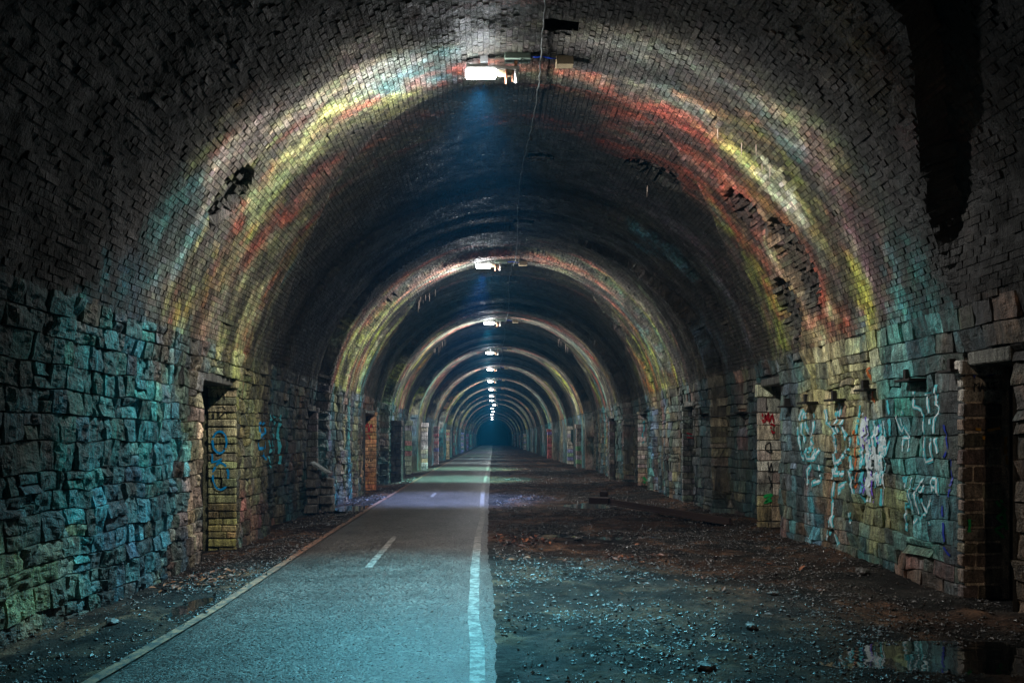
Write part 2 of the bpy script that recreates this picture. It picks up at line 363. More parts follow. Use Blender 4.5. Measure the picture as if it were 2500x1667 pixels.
def line_mat(name, col):
    m, nt, p = newmat(name); L = nt.links.new
    geo = N(nt, 'ShaderNodeNewGeometry')
    n = N(nt, 'ShaderNodeTexNoise'); n.inputs['Scale'].default_value = 14; n.inputs['Detail'].default_value = 8; n.inputs['Roughness'].default_value = .75; L(geo.outputs['Position'], n.inputs['Vector'])
    cr = N(nt, 'ShaderNodeValToRGB'); e = cr.color_ramp.elements
    e[0].position = .44; e[0].color = (.05, .048, .045, 1); e[1].position = .60; e[1].color = (*col, 1)
    L(n.outputs['Fac'], cr.inputs[0]); L(cr.outputs[0], p.inputs['Base Color']); p.inputs['Roughness'].default_value = .5
    b = N(nt, 'ShaderNodeBump'); b.inputs['Distance'].default_value = .005; L(n.outputs['Fac'], b.inputs['Height']); L(b.outputs[0], p.inputs['Normal'])
    return m
M_LINE = line_mat('worn_white_line', (.30, .28, .25))
M_LINE2 = line_mat('dirty_orange_line', (.36, .17, .10))
def water_mat():
    m, nt, p = newmat('water'); L = nt.links.new
    p.inputs['Base Color'].default_value = (.006, .007, .007, 1); p.inputs['Roughness'].default_value = .03; p.inputs['Specular IOR Level'].default_value = .8
    geo = N(nt, 'ShaderNodeNewGeometry'); n = N(nt, 'ShaderNodeTexNoise'); n.inputs['Scale'].default_value = 3; L(geo.outputs['Position'], n.inputs['Vector'])
    b = N(nt, 'ShaderNodeBump'); b.inputs['Distance'].default_value = .004; L(n.outputs['Fac'], b.inputs['Height']); L(b.outputs[0], p.inputs['Normal'])
    return m
M_WATER = water_mat()
M_WHITE = plain('white_spray_paint', (.50, .60, .62), .5)
M_TEALP = plain('turquoise_spray_paint', (.06, .42, .48), .5)
M_BLUEP = plain('bright_blue_spray_paint', (.0, .28, .62), .45)
M_REDP = plain('red_spray_paint', (.42, .01, .02), .5)
M_GREENP = plain('green_spray_paint', (.01, .35, .08), .5)
M_BLACKP = plain('black_spray_paint', (.015, .017, .018), .5)
M_DBLUEP = plain('dark_blue_spray_paint', (.01, .03, .28), .5)
M_YELP = plain('yellow_spray_paint', (.45, .22, .01), .5)
M_VIOP = plain('violet_spray_paint', (.16, .08, .55), .5)
M_ORP = plain('orange_spray_paint', (.45, .12, .03), .5)
M_STEEL = plain('grey_painted_steel', (.30, .28, .25), .5, .3)
M_RUST = plain('rusty_iron', (.16, .055, .03), .7, .2)
M_PLATE = plain('pale_green_plate', (.22, .30, .25), .5)
M_BEIGE = plain('beige_plastic_box', (.30, .24, .15), .6)
M_TUBEW = plain('white_plastic', (.8, .8, .8), .4)
M_TUBEO = plain('orange_stained_rod', (.55, .22, .12), .5)
M_CABLE = plain('lime_crusted_cable', (.09, .10, .10), .6)
M_CABLEB = plain('blue_flex', (.01, .06, .55), .4)
M_CABLEK = plain('black_flex', (.01, .02, .03), .4)
M_LEAF = [plain('dead_leaf_brown', (.12, .035, .015), .5), plain('dead_leaf_orange', (.24, .08, .03), .5), plain('dead_leaf_dark', (.06, .02, .012), .5)]
M_CALCITE = plain('calcite', (.65, .5, .42), .35)
M_GLOW = plain('lit_tube', (.9, .9, .9), .4, 0, (.88, .95, 1.0), 70.0)
M_OLDGLOW = plain('dim_tube', (.9, .8, .7), .4, 0, (1.0, .8, .6), 6.0)
M_DARKIRON = plain('black_iron', (.02, .018, .017), .6, .4)
# measured strokes of the spray-painted scrawls: (distance, height) on walls, (x, height) on jambs
GR_WHITE=[[(12.11,2.03),(12.24,1.87),(12.21,1.59),(12.13,1.33),(11.96,1.28)],[(12.11,2.03),(12.01,1.98),(12.08,1.87),(12.11,1.69),(12.01,1.55)],[(11.96,2.0),(11.97,1.79),(11.81,1.65),(11.76,1.51),(11.86,1.4)],[(11.93,1.47),(11.91,1.3),(11.67,1.32),(11.57,1.46)],[(11.72,1.97),(11.67,1.78),(11.74,1.59),(11.67,1.4),(11.76,1.24),(11.91,1.12),(11.93,0.91)],[(11.57,1.23),(11.54,1.0),(11.76,0.93)],[(11.35,2.02),(11.32,1.85),(11.17,1.79),(11.06,1.66)],[(10.96,2.09),(11.01,1.84),(10.98,1.66),(11.09,1.52),(11.09,1.3),(11.13,1.04),(11.17,0.77),(11.17,0.51),(11.28,0.3),(11.31,0.16)],[(10.84,2.05),(10.84,1.77),(10.71,1.63),(10.6,1.59),(10.69,1.43),(10.88,1.32),(11.06,1.26),(11.06,1.12),(10.84,1.13)],[(10.64,1.38),(10.56,1.16),(10.56,0.97),(10.5,0.82)],[(10.75,0.99),(10.96,0.94),(10.92,0.84)],[(10.96,2.08),(10.88,1.91)],[(11.19,0.49),(11.09,0.34),(10.96,0.15)],[(10.62,0.62),(10.58,0.48)],[(10.29,2.03),(10.35,1.76),(10.31,1.49),(10.26,1.25),(10.31,1.0),(10.22,0.79)],[(9.54,2.06),(9.45,1.75),(9.53,1.5),(9.64,1.28),(9.74,1.11),(9.72,0.79)],[(9.3,1.88),(9.21,1.68),(9.12,1.74),(9.04,1.61),(9.18,1.61)],[(9.18,1.92),(9.17,1.74)],[(9.17,1.59),(9.17,1.46)],[(9.05,1.59),(9.04,1.46)],[(8.9,2.13),(8.9,1.96),(8.76,1.92),(8.71,1.79),(8.68,1.59),(8.66,1.35),(8.53,1.38)],[(8.74,2.07),(8.63,2.09),(8.58,1.76)],[(8.48,2.18),(8.49,1.97),(8.43,1.92),(8.5,1.79),(8.5,1.66)],[(8.58,1.61),(8.53,1.38)],[(8.5,1.61),(8.44,1.45)],[(9.12,1.17),(9.07,1.01),(8.99,0.99),(8.95,1.17)],[(8.99,0.99),(8.98,0.72),(8.92,0.66),(8.84,0.74),(8.86,0.97),(8.92,1.05)],[(8.86,1.0),(8.74,1.16),(8.74,1.03),(8.82,1.0),(8.75,0.88),(8.66,0.8)],[(8.66,0.8),(8.55,0.98),(8.58,1.18),(8.45,1.18),(8.42,1.0)],[(8.55,1.09),(8.45,1.05)],[(9.04,0.97),(9.07,0.76),(9.11,0.55)],[(8.78,0.71),(8.76,0.76),(8.68,0.78)],[(8.64,0.69),(8.53,0.7)]]
GR_LBLUE=[[(13.78,1.88),(13.62,1.8),(13.66,1.64),(14.03,1.71),(13.99,1.86),(13.78,1.88)],[(13.74,1.64),(13.7,1.43),(14.03,1.45),(13.91,1.62)],[(13.87,1.36),(14.12,1.23)]]
GR_LTEAL=[[(15.43,2.07),(15.23,1.83),(15.28,1.54),(15.43,1.41),(15.28,1.31),(15.43,1.04)],[(15.64,2.07),(15.53,1.54),(15.64,1.27)],[(15.9,2.14),(15.85,1.65),(15.9,1.1)]]
GR_P1=[[(-4.04,1.553),(-4.048,1.489),(-4.072,1.435),(-4.107,1.399),(-4.148,1.386),(-4.19,1.399),(-4.225,1.435),(-4.248,1.489),(-4.257,1.553),(-4.248,1.617),(-4.225,1.671),(-4.19,1.707),(-4.148,1.719),(-4.107,1.707),(-4.072,1.671),(-4.048,1.617),(-4.04,1.553)],[(-4.013,1.033),(-4.022,0.953),(-4.048,0.885),(-4.088,0.84),(-4.134,0.824),(-4.18,0.84),(-4.219,0.885),(-4.245,0.953),(-4.254,1.033),(-4.245,1.112),(-4.219,1.18),(-4.18,1.225),(-4.134,1.241),(-4.088,1.225),(-4.048,1.18),(-4.022,1.112),(-4.013,1.033)],[(-4.263,1.376),(-4.263,1.241),(-4.159,1.272),(-4.117,1.303)],[(-4.263,1.969),(-4.242,2.0),(-4.238,1.907),(-4.273,1.917)],[(-4.159,2.052),(-4.159,1.928),(-4.055,2.011),(-4.096,2.094),(-4.18,2.073)],[(-4.18,2.281),(-4.159,2.198),(-4.096,2.302),(-4.065,2.198)]]
GR_N1DAVE=[[(4.792,2.069),(4.792,2.154),(4.814,2.135),(4.837,2.157),(4.842,2.075)],[(4.852,2.071),(4.876,2.163),(4.899,2.071)],[(4.859,2.107),(4.895,2.107)],[(4.919,2.163),(4.942,2.071),(4.968,2.163)],[(5.024,2.163),(4.983,2.157),(4.985,2.071),(5.028,2.075)],[(4.985,2.116),(5.017,2.116)]]
GR_N1BLUE=[[(4.739,2.3),(4.758,2.341),(4.773,2.3),(4.792,2.345),(4.814,2.3),(4.833,2.341),(4.852,2.304),(4.874,2.341)],[(4.743,2.229),(4.767,2.276),(4.795,2.206),(4.814,2.276),(4.852,2.229),(4.889,2.266),(4.927,2.229),(5.002,2.248)]]
N2RED=[(4.744,2.054),(4.751,1.891),(4.79,1.914),(4.79,2.054),(4.82,1.914),(4.848,2.077),(4.86,1.891),(4.918,2.054),(4.941,1.891),(4.883,1.867),(4.965,1.844),(4.895,1.821),(4.918,1.704),(4.969,1.728)]
N2GREEN=[(4.767,0.564),(4.848,0.61),(4.918,0.61),(4.848,0.54),(4.778,0.47),(4.907,0.517)]# ============================================================ TUNNEL LINING
# refuges (alcoves) in the side walls: D near edge, D far edge, depth, height, block height, detail, colour of far jamb
REF = {
 'L': [(10.9, 12.2, .36, 2.5, .128, 2, (.36, .35, .17)), (17.95, 19.0, .42, 2.35, .16, 1, (.14, .13, .12)), (24.6, 26.6, .36, 2.5, .14, 2, (.42, .22, .10)), (37.5, 38.6, .36, 2.5, .15, 1, (.28, .34, .25)),
       (42.9, 44.0, .36, 2.5, .15, 1, (.40, .38, .40)), (51.9, 53.0, .36, 2.45, .3, 0, (.3, .2, .2)), (66.9, 68, .36, 2.4, .3, 0, (.4, .35, .2)), (81.4, 82.5, .36, 2.4, .3, 0, (.35, .2, .2)), (97, 98, .36, 2.4, .3, 0, (.15, .2, .4)), (119, 120, .36, 2.4, .3, 0, (.4, .2, .35)), (136, 137, .36, 2.4, .3, 0, (.15, .4, .38)), (154, 155, .36, 2.4, .3, 0, (.4, .4, .35))],
 'R': [(7.22, 7.95, .34, 2.42, .15, 2, (.15, .12, .095)), (13.2, 14.2, .38, 2.62, .23, 2, (.46, .42, .32)), (18.7, 20.0, .36, 2.5, .14, 1, (.14, .15, .14)), (24.5, 26.3, .36, 2.5, .15, 2, (.42, .38, .34)),
       (30.5, 31.6, .36, 2.5, .15, 1, (.15, .13, .12)), (41.3, 42.4, .36, 2.4, .3, 0, (.2, .16, .14)), (47.8, 48.9, .36, 2.4, .3, 0, (.4, .38, .32)), (56.6, 57.7, .36, 2.4, .3, 0, (.4, .26, .18)), (62, 63, .36, 2.4, .3, 0, (.3, .08, .08)), (79, 80, .36, 2.4, .3, 0, (.12, .3, .36)), (100, 101, .36, 2.4, .3, 0, (.4, .38, .4)), (115, 116, .36, 2.4, .3, 0, (.4, .4, .4)), (129, 130, .36, 2.4, .3, 0, (.3, .3, .3)), (143, 144, .36, 2.4, .3, 0, (.3, .2, .2)), (164, 165, .36, 2.4, .3, 0, (.3, .3, .3))],
}
PIERS = {k: [r for r in v if r[1] > 38] for k, v in REF.items()}
REF = {k: [r for r in v if r[1] <= 38] for k, v in REF.items()}
DN, DBK = 40.0, -14.0           # masonry piece by piece as far as DN

def subdiv(lo, hi, step, var, g):
    n = max(1, int(round((hi - lo) / step)))
    e = np.linspace(lo, hi, n + 1)
    if n > 1: e[1:-1] += g.uniform(-var, var, n - 1) * (hi - lo) / n
    return e
def piece_grid(S0, S1, D0, D1, nu, nv, joint, hfun, colfun, deep=.05, warp=0.0):
    """N pieces, each a grid whose outermost ring sinks into the joint"""
    Np = len(S0)
    def par(n, size):
        # returns N x n parameters: 0, then inset, ..., 1
        inner = np.linspace(0, 1, n - 2)[None, :]
        jn = (joint / size)[:, None]
        inn = jn + inner * (1 - 2 * jn)
        return np.concatenate([np.repeat(jn * .45, 1, 1), inn, 1 - jn * .45], 1)
    u = par(nu, S1 - S0)[:, :, None]; v = par(nv, D1 - D0)[:, None, :]
    s = S0[:, None, None] + u * (S1 - S0)[:, None, None] + 0 * v
    d = D0[:, None, None] + v * (D1 - D0)[:, None, None] + 0 * u
    fade = 1.0 if warp < .05 else np.clip(np.minimum(np.abs(s - SV0), np.abs(s - SV1)) / .35, 0, 1)
    if warp: s = s + warp * fade * (fbm(s * 1.6, d * 2.3, seed=77, o=2) - .5); d = d + warp * .6 * (fbm(s * 4, d * 1.6, seed=78, o=2) - .5)
    iu = np.arange(nu); iv = np.arange(nv)
    ring = ((iu == 0) | (iu == nu - 1))[:, None] | ((iv == 0) | (iv == nv - 1))[None, :]
    un = np.clip((u - u[:, 1:2]) / (u[:, -2:-1] - u[:, 1:2]), 0, 1) * 2 - 1 + 0 * v
    vn = np.clip((v - v[:, :, 1:2]) / (v[:, :, -2:-1] - v[:, :, 1:2]), 0, 1) * 2 - 1 + 0 * u
    h = hfun(s, d, un, vn)
    h = np.where(ring[None], -deep, h)
    x, y, z = surf(s, d, h)
    V = np.stack([x, y, z], -1).reshape(Np, nu * nv, 3)
    col = colfun(s, d, un, vn).reshape(Np, nu * nv, 3)
    F = []
    for i in range(nu - 1):
        for j in range(nv - 1):
            a = i * nv + j
            F.append((a, a + 1, a + nv + 1, a + nv))
    return V, col, np.array(F)
def project(P):
    y = np.maximum(P[..., 1], .3)
    return np.stack([1203 + 1944 * P[..., 0] / y, 1071.5 - 1944 * (P[..., 2] - CAMZ) / y], -1)
def biggest(V, n=300):
    """the n pieces that show largest in the frame"""
    q = project(V); lo = q.min(1); hi = q.max(1); c = q.mean(1)
    ok = (V[..., 1].min(1) > 3.0) & (c[:, 0] > 8) & (c[:, 0] < 2492) & (c[:, 1] > 8) & (c[:, 1] < 1659)
    nu = q - c[:, None]
    cov = np.einsum('nki,nkj->nij', nu, nu) / q.shape[1]
    area = np.sqrt(np.maximum(np.linalg.det(cov), 0)) * ok
    return np.argsort(-area)[:n]
def emit_pieces(V, col, F, mat, parent, piece, rest, smooth=False, n=300):
    idx = biggest(V, n)
    sel = np.zeros(len(V), bool); sel[idx] = True
    for i in idx:
        c = V[i].mean(0)
        link(piece, mesh_np(piece, V[i] - c, F, col[i], mat, smooth), parent, c)
    R_ = V[~sel]; k = V.shape[1]
    FF = (F[None] + (np.arange(len(R_)) * k)[:, None, None]).reshape(-1, F.shape[1])
    o = link(rest, mesh_np(rest, R_.reshape(-1, 3), FF, col[~sel].reshape(-1, 3), mat, smooth), parent)
    o['kind'] = 'stuff'
    return o

BVH = {'L': [], 'R': []}

# ---- stone side walls
stone_wall = {
 'L': empty('stone_wall', (-3.97, 4.0, 0), 'long rough wet blue-green stone wall along the left, beside the asphalt path', 'stone wall'),
 'R': empty('stone_wall', (4.73, 4.0, 0), 'long stone wall on the right behind the gravel, scrawled with white graffiti', 'stone wall')}
for side in 'LR':
    g = np.random.default_rng(11 if side == 'L' else 23)
    par = stone_wall[side]
    par_loc = np.array(par.location)
    lo, hi = 0.0, SV0
    ce = [0.0]
    while ce[-1] < SV0 - .2: ce.append(ce[-1] + g.uniform(.16, .27))
    ce = np.array(ce) * SV0 / ce[-1]; ce[-1] += .04
    S0, S1, D0, D1 = [], [], [], []
    for k in range(len(ce) - 1):
        zmid = (ce[k] + ce[k + 1]) / 2 - .35
        cuts = [2.6]
        for r in REF[side]:
            if zmid < r[3] - .02 and r[0] < DN: cuts += [r[0], r[1]]
        cuts.append(DN)
        for i in range(0, len(cuts), 2):
            e = subdiv(cuts[i], cuts[i + 1], g.uniform(.20, .30) if side == 'L' else g.uniform(.24, .36), .30, g)
            for a, b in zip(e[:-1], e[1:]):
                # some courses split in two thinner stones
                if g.random() < .13:
                    m = ce[k] + (ce[k + 1] - ce[k]) * g.uniform(.4, .6)
                    pr = [(ce[k], m), (m, ce[k + 1])]
                else: pr = [(ce[k], ce[k + 1])]
                for p0, p1 in pr:
                    S0.append(p0); S1.append(p1); D0.append(a); D1.append(b)
    S0, S1, D0, D1 = map(np.array, (S0, S1, D0, D1))
    if side == 'R': S0, S1 = SL - S1, SL - S0
    n_ = len(S0)
    base = g.uniform(-.010, .022 if side == 'L' else .010, n_)[:, None, None]
    tu = g.normal(0, .012, n_)[:, None, None]; tv = g.normal(0, .012, n_)[:, None, None]
    sd = g.uniform(0, 100, n_)[:, None, None]
    rough = .66 if side == 'L' else .34
    def hf(s, d, un, vn):
        pil = (1 - np.abs(un) ** 3.5) * (1 - np.abs(vn) ** 3.5)
        nz = fbm(s * 3 + sd, d * 30, seed=80, o=3) - .5 + .6 * (fbm(s * 22, d * 30, seed=86, o=2) - .5)
        big = fbm(s * 3.1, d * 5.5 + sd * .1, seed=83, o=2) - .5
        pit = sst(.62, .8, fbm(s * 7, d * 11 + sd, seed=88, o=2))
        return base + tu * un + tv * vn + rough * (.022 * pil * (.5 + big) + .11 * nz * (.35 + .65 * pil) - .05 * pit)
    tone = g.uniform(.65, 1.3, n_)[:, None, None, None]
    tint = 1 + g.normal(0, .06, (n_, 1, 1, 3))
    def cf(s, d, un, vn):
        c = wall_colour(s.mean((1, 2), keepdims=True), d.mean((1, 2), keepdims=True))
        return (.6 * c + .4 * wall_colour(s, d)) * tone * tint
    near = D1 < 15
    allV = []
    # near stones get a finer face
    idxn = np.where(near)[0]; idxf = np.where(~near)[0]
    def sub(ix):
        global_names = {}
        return ix
    full = (base, tu, tv, sd, tone, tint)
    base, tu, tv, sd, tone, tint = [q[idxn] for q in full]
    V1, c1, F1 = piece_grid(S0[idxn], S1[idxn], D0[idxn], D1[idxn], 13, 9, .009 if side == 'L' else .007, hf, cf, .045 if side == 'L' else .035, .09)
    base, tu, tv, sd, tone, tint = [q[idxf] for q in full]
    V2, c2, F2 = piece_grid(S0[idxf], S1[idxf], D0[idxf], D1[idxf], 7, 5, .010, hf, cf, .045, .09)
    if side == 'R': F1 = F1[:, ::-1]; F2 = F2[:, ::-1]
    F1 = F1[:, ::-1]; F2 = F2[:, ::-1]
    for V_, F_ in ((V1, F1), (V2, F2)):
        FF = (F_[None] + (np.arange(len(V_)) * V_.shape[1])[:, None, None]).reshape(-1, 4)
        BVH[side].append(BVHTree.FromPolygons(V_.reshape(-1, 3).tolist(), FF.tolist()))
    emit_pieces(V1 - par_loc, c1, F1, M_STONE, par, 'stone', 'stonework') if False else None
    # pieces near (300 as parts), rest joined
    idx = biggest(V1, 300); sel = np.zeros(len(V1), bool); sel[idx] = True
    for i in idx:
        c = V1[i].mean(0)
        link('stone', mesh_np('stone', V1[i] - c, F1, c1[i], M_STONE), par, c - par_loc)
    for V_, c_, F_, nm in ((V1[~sel], c1[~sel], F1, 'stonework'), (V2, c2, F2, 'stonework')):
        k = V_.shape[1]
        FF = (F_[None] + (np.arange(len(V_)) * k)[:, None, None]).reshape(-1, 4)
        o = link(nm, mesh_np(nm, V_.reshape(-1, 3) - par_loc, FF, c_.reshape(-1, 3), M_STONE), par); o['kind'] = 'stuff'

# ---- mortar backing, and the plain lining beyond DN
def grid_surface(sv, dv, hback, colour, holes=None):
    S_, D_ = np.meshgrid(sv, dv, indexing='ij')
    hb = hback(S_, D_) if callable(hback) else hback
    x, y, z = surf(S_, D_, hb)
    V = np.stack([x, y, z], -1).reshape(-1, 3)
    nS, nD = len(sv), len(dv)
    i, j = np.meshgrid(np.arange(nS - 1), np.arange(nD - 1), indexing='ij')
    a = i * nD + j
    keep = np.ones(a.shape, bool)
    if holes is not None:
        sm_ = (sv[:-1] + sv[1:]) / 2; dm = (dv[:-1] + dv[1:]) / 2
        for (h0, h1, e0, e1) in holes:
            keep &= ~(((sm_ > h0) & (sm_ < h1))[:, None] & ((dm > e0) & (dm < e1))[None, :])
    F = np.stack([a, a + nD, a + nD + 1, a + 1], -1)[keep]
    return V, F, colour(S_, D_).reshape(-1, 3)
def dgrid(lo, hi, extra):
    d = np.concatenate([np.arange(lo, min(hi, 60), .11), np.arange(max(lo, 60), hi, .24), [hi]])
    d = np.unique(np.round(np.concatenate([d, [e for e in extra if lo < e < hi]]), 4))
    return d
DEND = 235.0
for side in 'LR':
    par = stone_wall[side]; pl = np.array(par.location)
    ex = [q for r in REF[side] for q in r[:2]]
    tops = sorted({r[3] + .35 for r in REF[side]})
    sv = np.unique(np.round(np.concatenate([np.arange(0, SV0, .16), [SV0], tops]), 4))
    hl = []
    for r in REF[side]: hl.append((-1, r[3] + .35, r[0], r[1]))
    if side == 'R':
        sv = np.sort(SL - sv); hl = [(SL - (r[3] + .35), SL + 1, r[0], r[1]) for r in REF[side]]
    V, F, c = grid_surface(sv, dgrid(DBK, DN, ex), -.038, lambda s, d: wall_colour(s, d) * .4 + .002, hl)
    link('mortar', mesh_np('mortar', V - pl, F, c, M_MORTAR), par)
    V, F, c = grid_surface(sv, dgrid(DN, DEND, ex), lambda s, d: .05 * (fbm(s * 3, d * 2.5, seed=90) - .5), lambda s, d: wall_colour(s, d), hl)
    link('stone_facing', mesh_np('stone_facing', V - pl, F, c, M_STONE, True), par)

# ---- brick vault
vault = empty('brick_vault', (CX, 4.0, 6.4), 'sooty arched brick vault of the tunnel overhead, stained red, yellow and green', 'brick vault')
vl = np.array(vault.location)
SLOTS = [(9.70, 9.30), (9.74, 14.0), (9.60, 17.84), (9.55, 25.0), (9.5, 29.5)]     # small square holes left in the crown
g = np.random.default_rng(5)
ncs = int(round((SV1 - SV0) / .070))
DNB = 31.0              # brick by brick as far as this
ce = np.linspace(SV0, SV1, ncs + 1)
S0, S1, D0, D1 = [], [], [], []
for k in range(ncs):
    st = 2.5 + (.059 if k % 2 else 0) + g.uniform(-.012, .012)
    e = np.arange(st, DNB + .1, .118); e = e + g.uniform(-.008, .008, len(e))
    e = e[np.concatenate([[True], g.random(len(e) - 2) > .06, [True]])]      # some stretchers among the headers
    S0.append(np.full(len(e) - 1, ce[k])); S1.append(np.full(len(e) - 1, ce[k + 1])); D0.append(e[:-1]); D1.append(e[1:])
S0, S1, D0, D1 = map(np.concatenate, (S0, S1, D0, D1))
# courses wander a little
keep = np.ones(len(S0), bool)
sm_, dm_ = (S0 + S1) / 2, (D0 + D1) / 2
for ss, dd in SLOTS: keep &= ~((np.abs(sm_ - ss) < .24) & (np.abs(dm_ - dd) < .16))
keep &= g.random(len(S0)) > .0015
S0, S1, D0, D1 = S0[keep], S1[keep], D0[keep], D1[keep]
wv = .05 * (vnoise(D0 * .6, S0 * .25, seed=101) - .5)
S0 = S0 + wv; S1 = S1 + wv
n_ = len(S0)
spall = np.zeros(n_)
for ps, pd, rs, rd in SPALLS:
    q = (((S0 + S1) / 2 - ps) / rs) ** 2 + (((D0 + D1) / 2 - pd) / rd) ** 2
    spall = np.maximum(spall, 1 - sst(.7, 1.1, q))
base = (g.normal(0, .0022, n_) * (1 + 1.6 * (1 - sst(7.5, 9.3, D0))) - .010 * (g.random(n_) < .006) + spall * g.uniform(-.03, .05, n_))[:, None, None]
tu = (g.normal(0, .0018, n_) * (1 + 3 * spall))[:, None, None]; tv = (g.normal(0, .0022, n_) * (1 + 4 * spall))[:, None, None]
def hfb(s, d, un, vn):
    rot = .25 + 1.7 * (1 - sst(7.2, 9.2, d)) + .5 * sst(.5, .7, vnoise(s * .9, d * .9, seed=113))
    return base + tu * un + tv * vn + rot * .015 * (fbm(s * 18, d * 14, seed=111, o=2) - .5)
tone = (g.uniform(.75, 1.25, n_))[:, None, None, None]; tint = 1 + g.normal(0, .05, (n_, 1, 1, 3))
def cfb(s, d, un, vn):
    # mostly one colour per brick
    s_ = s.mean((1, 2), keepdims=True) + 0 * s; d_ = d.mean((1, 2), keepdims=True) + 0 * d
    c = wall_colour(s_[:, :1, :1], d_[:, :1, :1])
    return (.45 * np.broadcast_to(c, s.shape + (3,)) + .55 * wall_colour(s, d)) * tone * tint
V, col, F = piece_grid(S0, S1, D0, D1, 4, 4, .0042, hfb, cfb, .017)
F = F[:, ::-1]
emit = biggest(V, 300); sel = np.zeros(n_, bool); sel[emit] = True
for i in emit:
    c = V[i].mean(0); link('brick', mesh_np('brick', V[i] - c, F, col[i], M_BRICK), vault, c - vl)
R_ = V[~sel]
FF = (F[None] + (np.arange(len(R_)) * 16)[:, None, None]).reshape(-1, 4)
o = link('brickwork', mesh_np('brickwork', R_.reshape(-1, 3) - vl, FF, col[~sel].reshape(-1, 3), M_BRICK), vault); o['kind'] = 'stuff'
sv = np.unique(np.round(np.concatenate([np.arange(SV0, SV1, .13), [SV1], [q for ss, _ in SLOTS for q in (ss - .22, ss + .22)]]), 4))
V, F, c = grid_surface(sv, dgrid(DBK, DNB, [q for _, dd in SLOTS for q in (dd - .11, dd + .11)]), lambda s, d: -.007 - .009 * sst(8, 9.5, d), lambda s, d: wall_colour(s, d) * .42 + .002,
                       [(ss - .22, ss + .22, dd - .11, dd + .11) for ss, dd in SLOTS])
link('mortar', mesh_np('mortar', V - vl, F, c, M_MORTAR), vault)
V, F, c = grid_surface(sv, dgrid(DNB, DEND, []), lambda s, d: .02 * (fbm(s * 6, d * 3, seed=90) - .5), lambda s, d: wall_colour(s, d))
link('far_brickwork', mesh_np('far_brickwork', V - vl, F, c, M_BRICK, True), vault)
for ss, dd in SLOTS:
    x, z, nx, nz = [float(q) for q in section(ss)]
    o_ = float(recess(ss, dd))
    cx, cz = x + nx * o_, z + nz * o_
    mb = MB()
    y0, y1 = dd - .12, dd + .12; x0, x1 = cx - .23, cx + .23; z0, z1 = cz + .015, cz + .34
    mb.poly([(x0, y0, z0), (x1, y0, z0), (x1, y1, z0), (x0, y1, z0), (x0, y0, z1), (x1, y0, z1), (x1, y1, z1), (x0, y1, z1)],
            [(0, 1, 5, 4), (1, 2, 6, 5), (2, 3, 7, 6), (3, 0, 4, 7), (4, 5, 6, 7)])
    mb.v = [tuple(np.array(q) - vl) for q in mb.v]
    link('putlog_hole', mb.mesh('putlog_hole', M_MORTAR, col=(.02, .02, .02)), vault)
# end of the tunnel: the lining simply runs on to the open, dark portal at DEND

# ---- refuges
def paint_ribbon(paths, width, place, name, mat, parent, origin, label=None):
    """spray-paint strokes as thin ribbons laid on the surface that place(p) finds"""
    vs, fs = [], []
    for path in paths:
        P = [np.array(q, float) for q in path]
        pts = [P[0]]
        for a, b in zip(P[:-1], P[1:]):
            n = max(1, int(np.linalg.norm(b - a) / .028))
            pts += [a + (b - a) * (i / n) for i in range(1, n + 1)]
        rows = []
        for i, p in enumerate(pts):
            d = pts[min(i + 1, len(pts) - 1)] - pts[max(i - 1, 0)]
            l = np.linalg.norm(d); d = d / l if l > 0 else np.array([1., 0])
            nn = np.array([-d[1], d[0]]); w = width * (.75 + .5 * random.random())
            jt = np.array([random.uniform(-.004, .004), random.uniform(-.004, .004)])
            row = [place(p + jt + nn * w * t) for t in (-.5, 0, .5)]
            rows.append(row)
        for r0, r1 in zip(rows[:-1], rows[1:]):
            if random.random() < .05: continue
            for k in (0, 1):
                q = [r0[k], r0[k + 1], r1[k + 1], r1[k]]
                if any(v is None for v in q): continue
                b = len(vs); vs += [tuple(np.array(v) - origin) for v in q]; fs.append((b, b + 1, b + 2, b + 3))
    me = bpy.data.meshes.new(name); me.from_pydata(vs, [], fs); me.materials.append(mat)
    o = link(name, me, parent)
    if label: o['label'] = label
    o['kind'] = 'stuff'
    return o
def on_wall(side, lift=.007):
    sg = -1 if side == 'L' else 1
    def f(p):
        best = None
        for t in BVH[side]:
            hit = t.ray_cast(Vector((0, float(p[0]), float(p[1]))), Vector((sg, 0, 0)))
            if hit[0] is not None and (best is None or abs(hit[0].x) < abs(best)): best = hit[0].x
        if best is None: return None
        return (best - sg * lift, p[0], p[1])
    return f

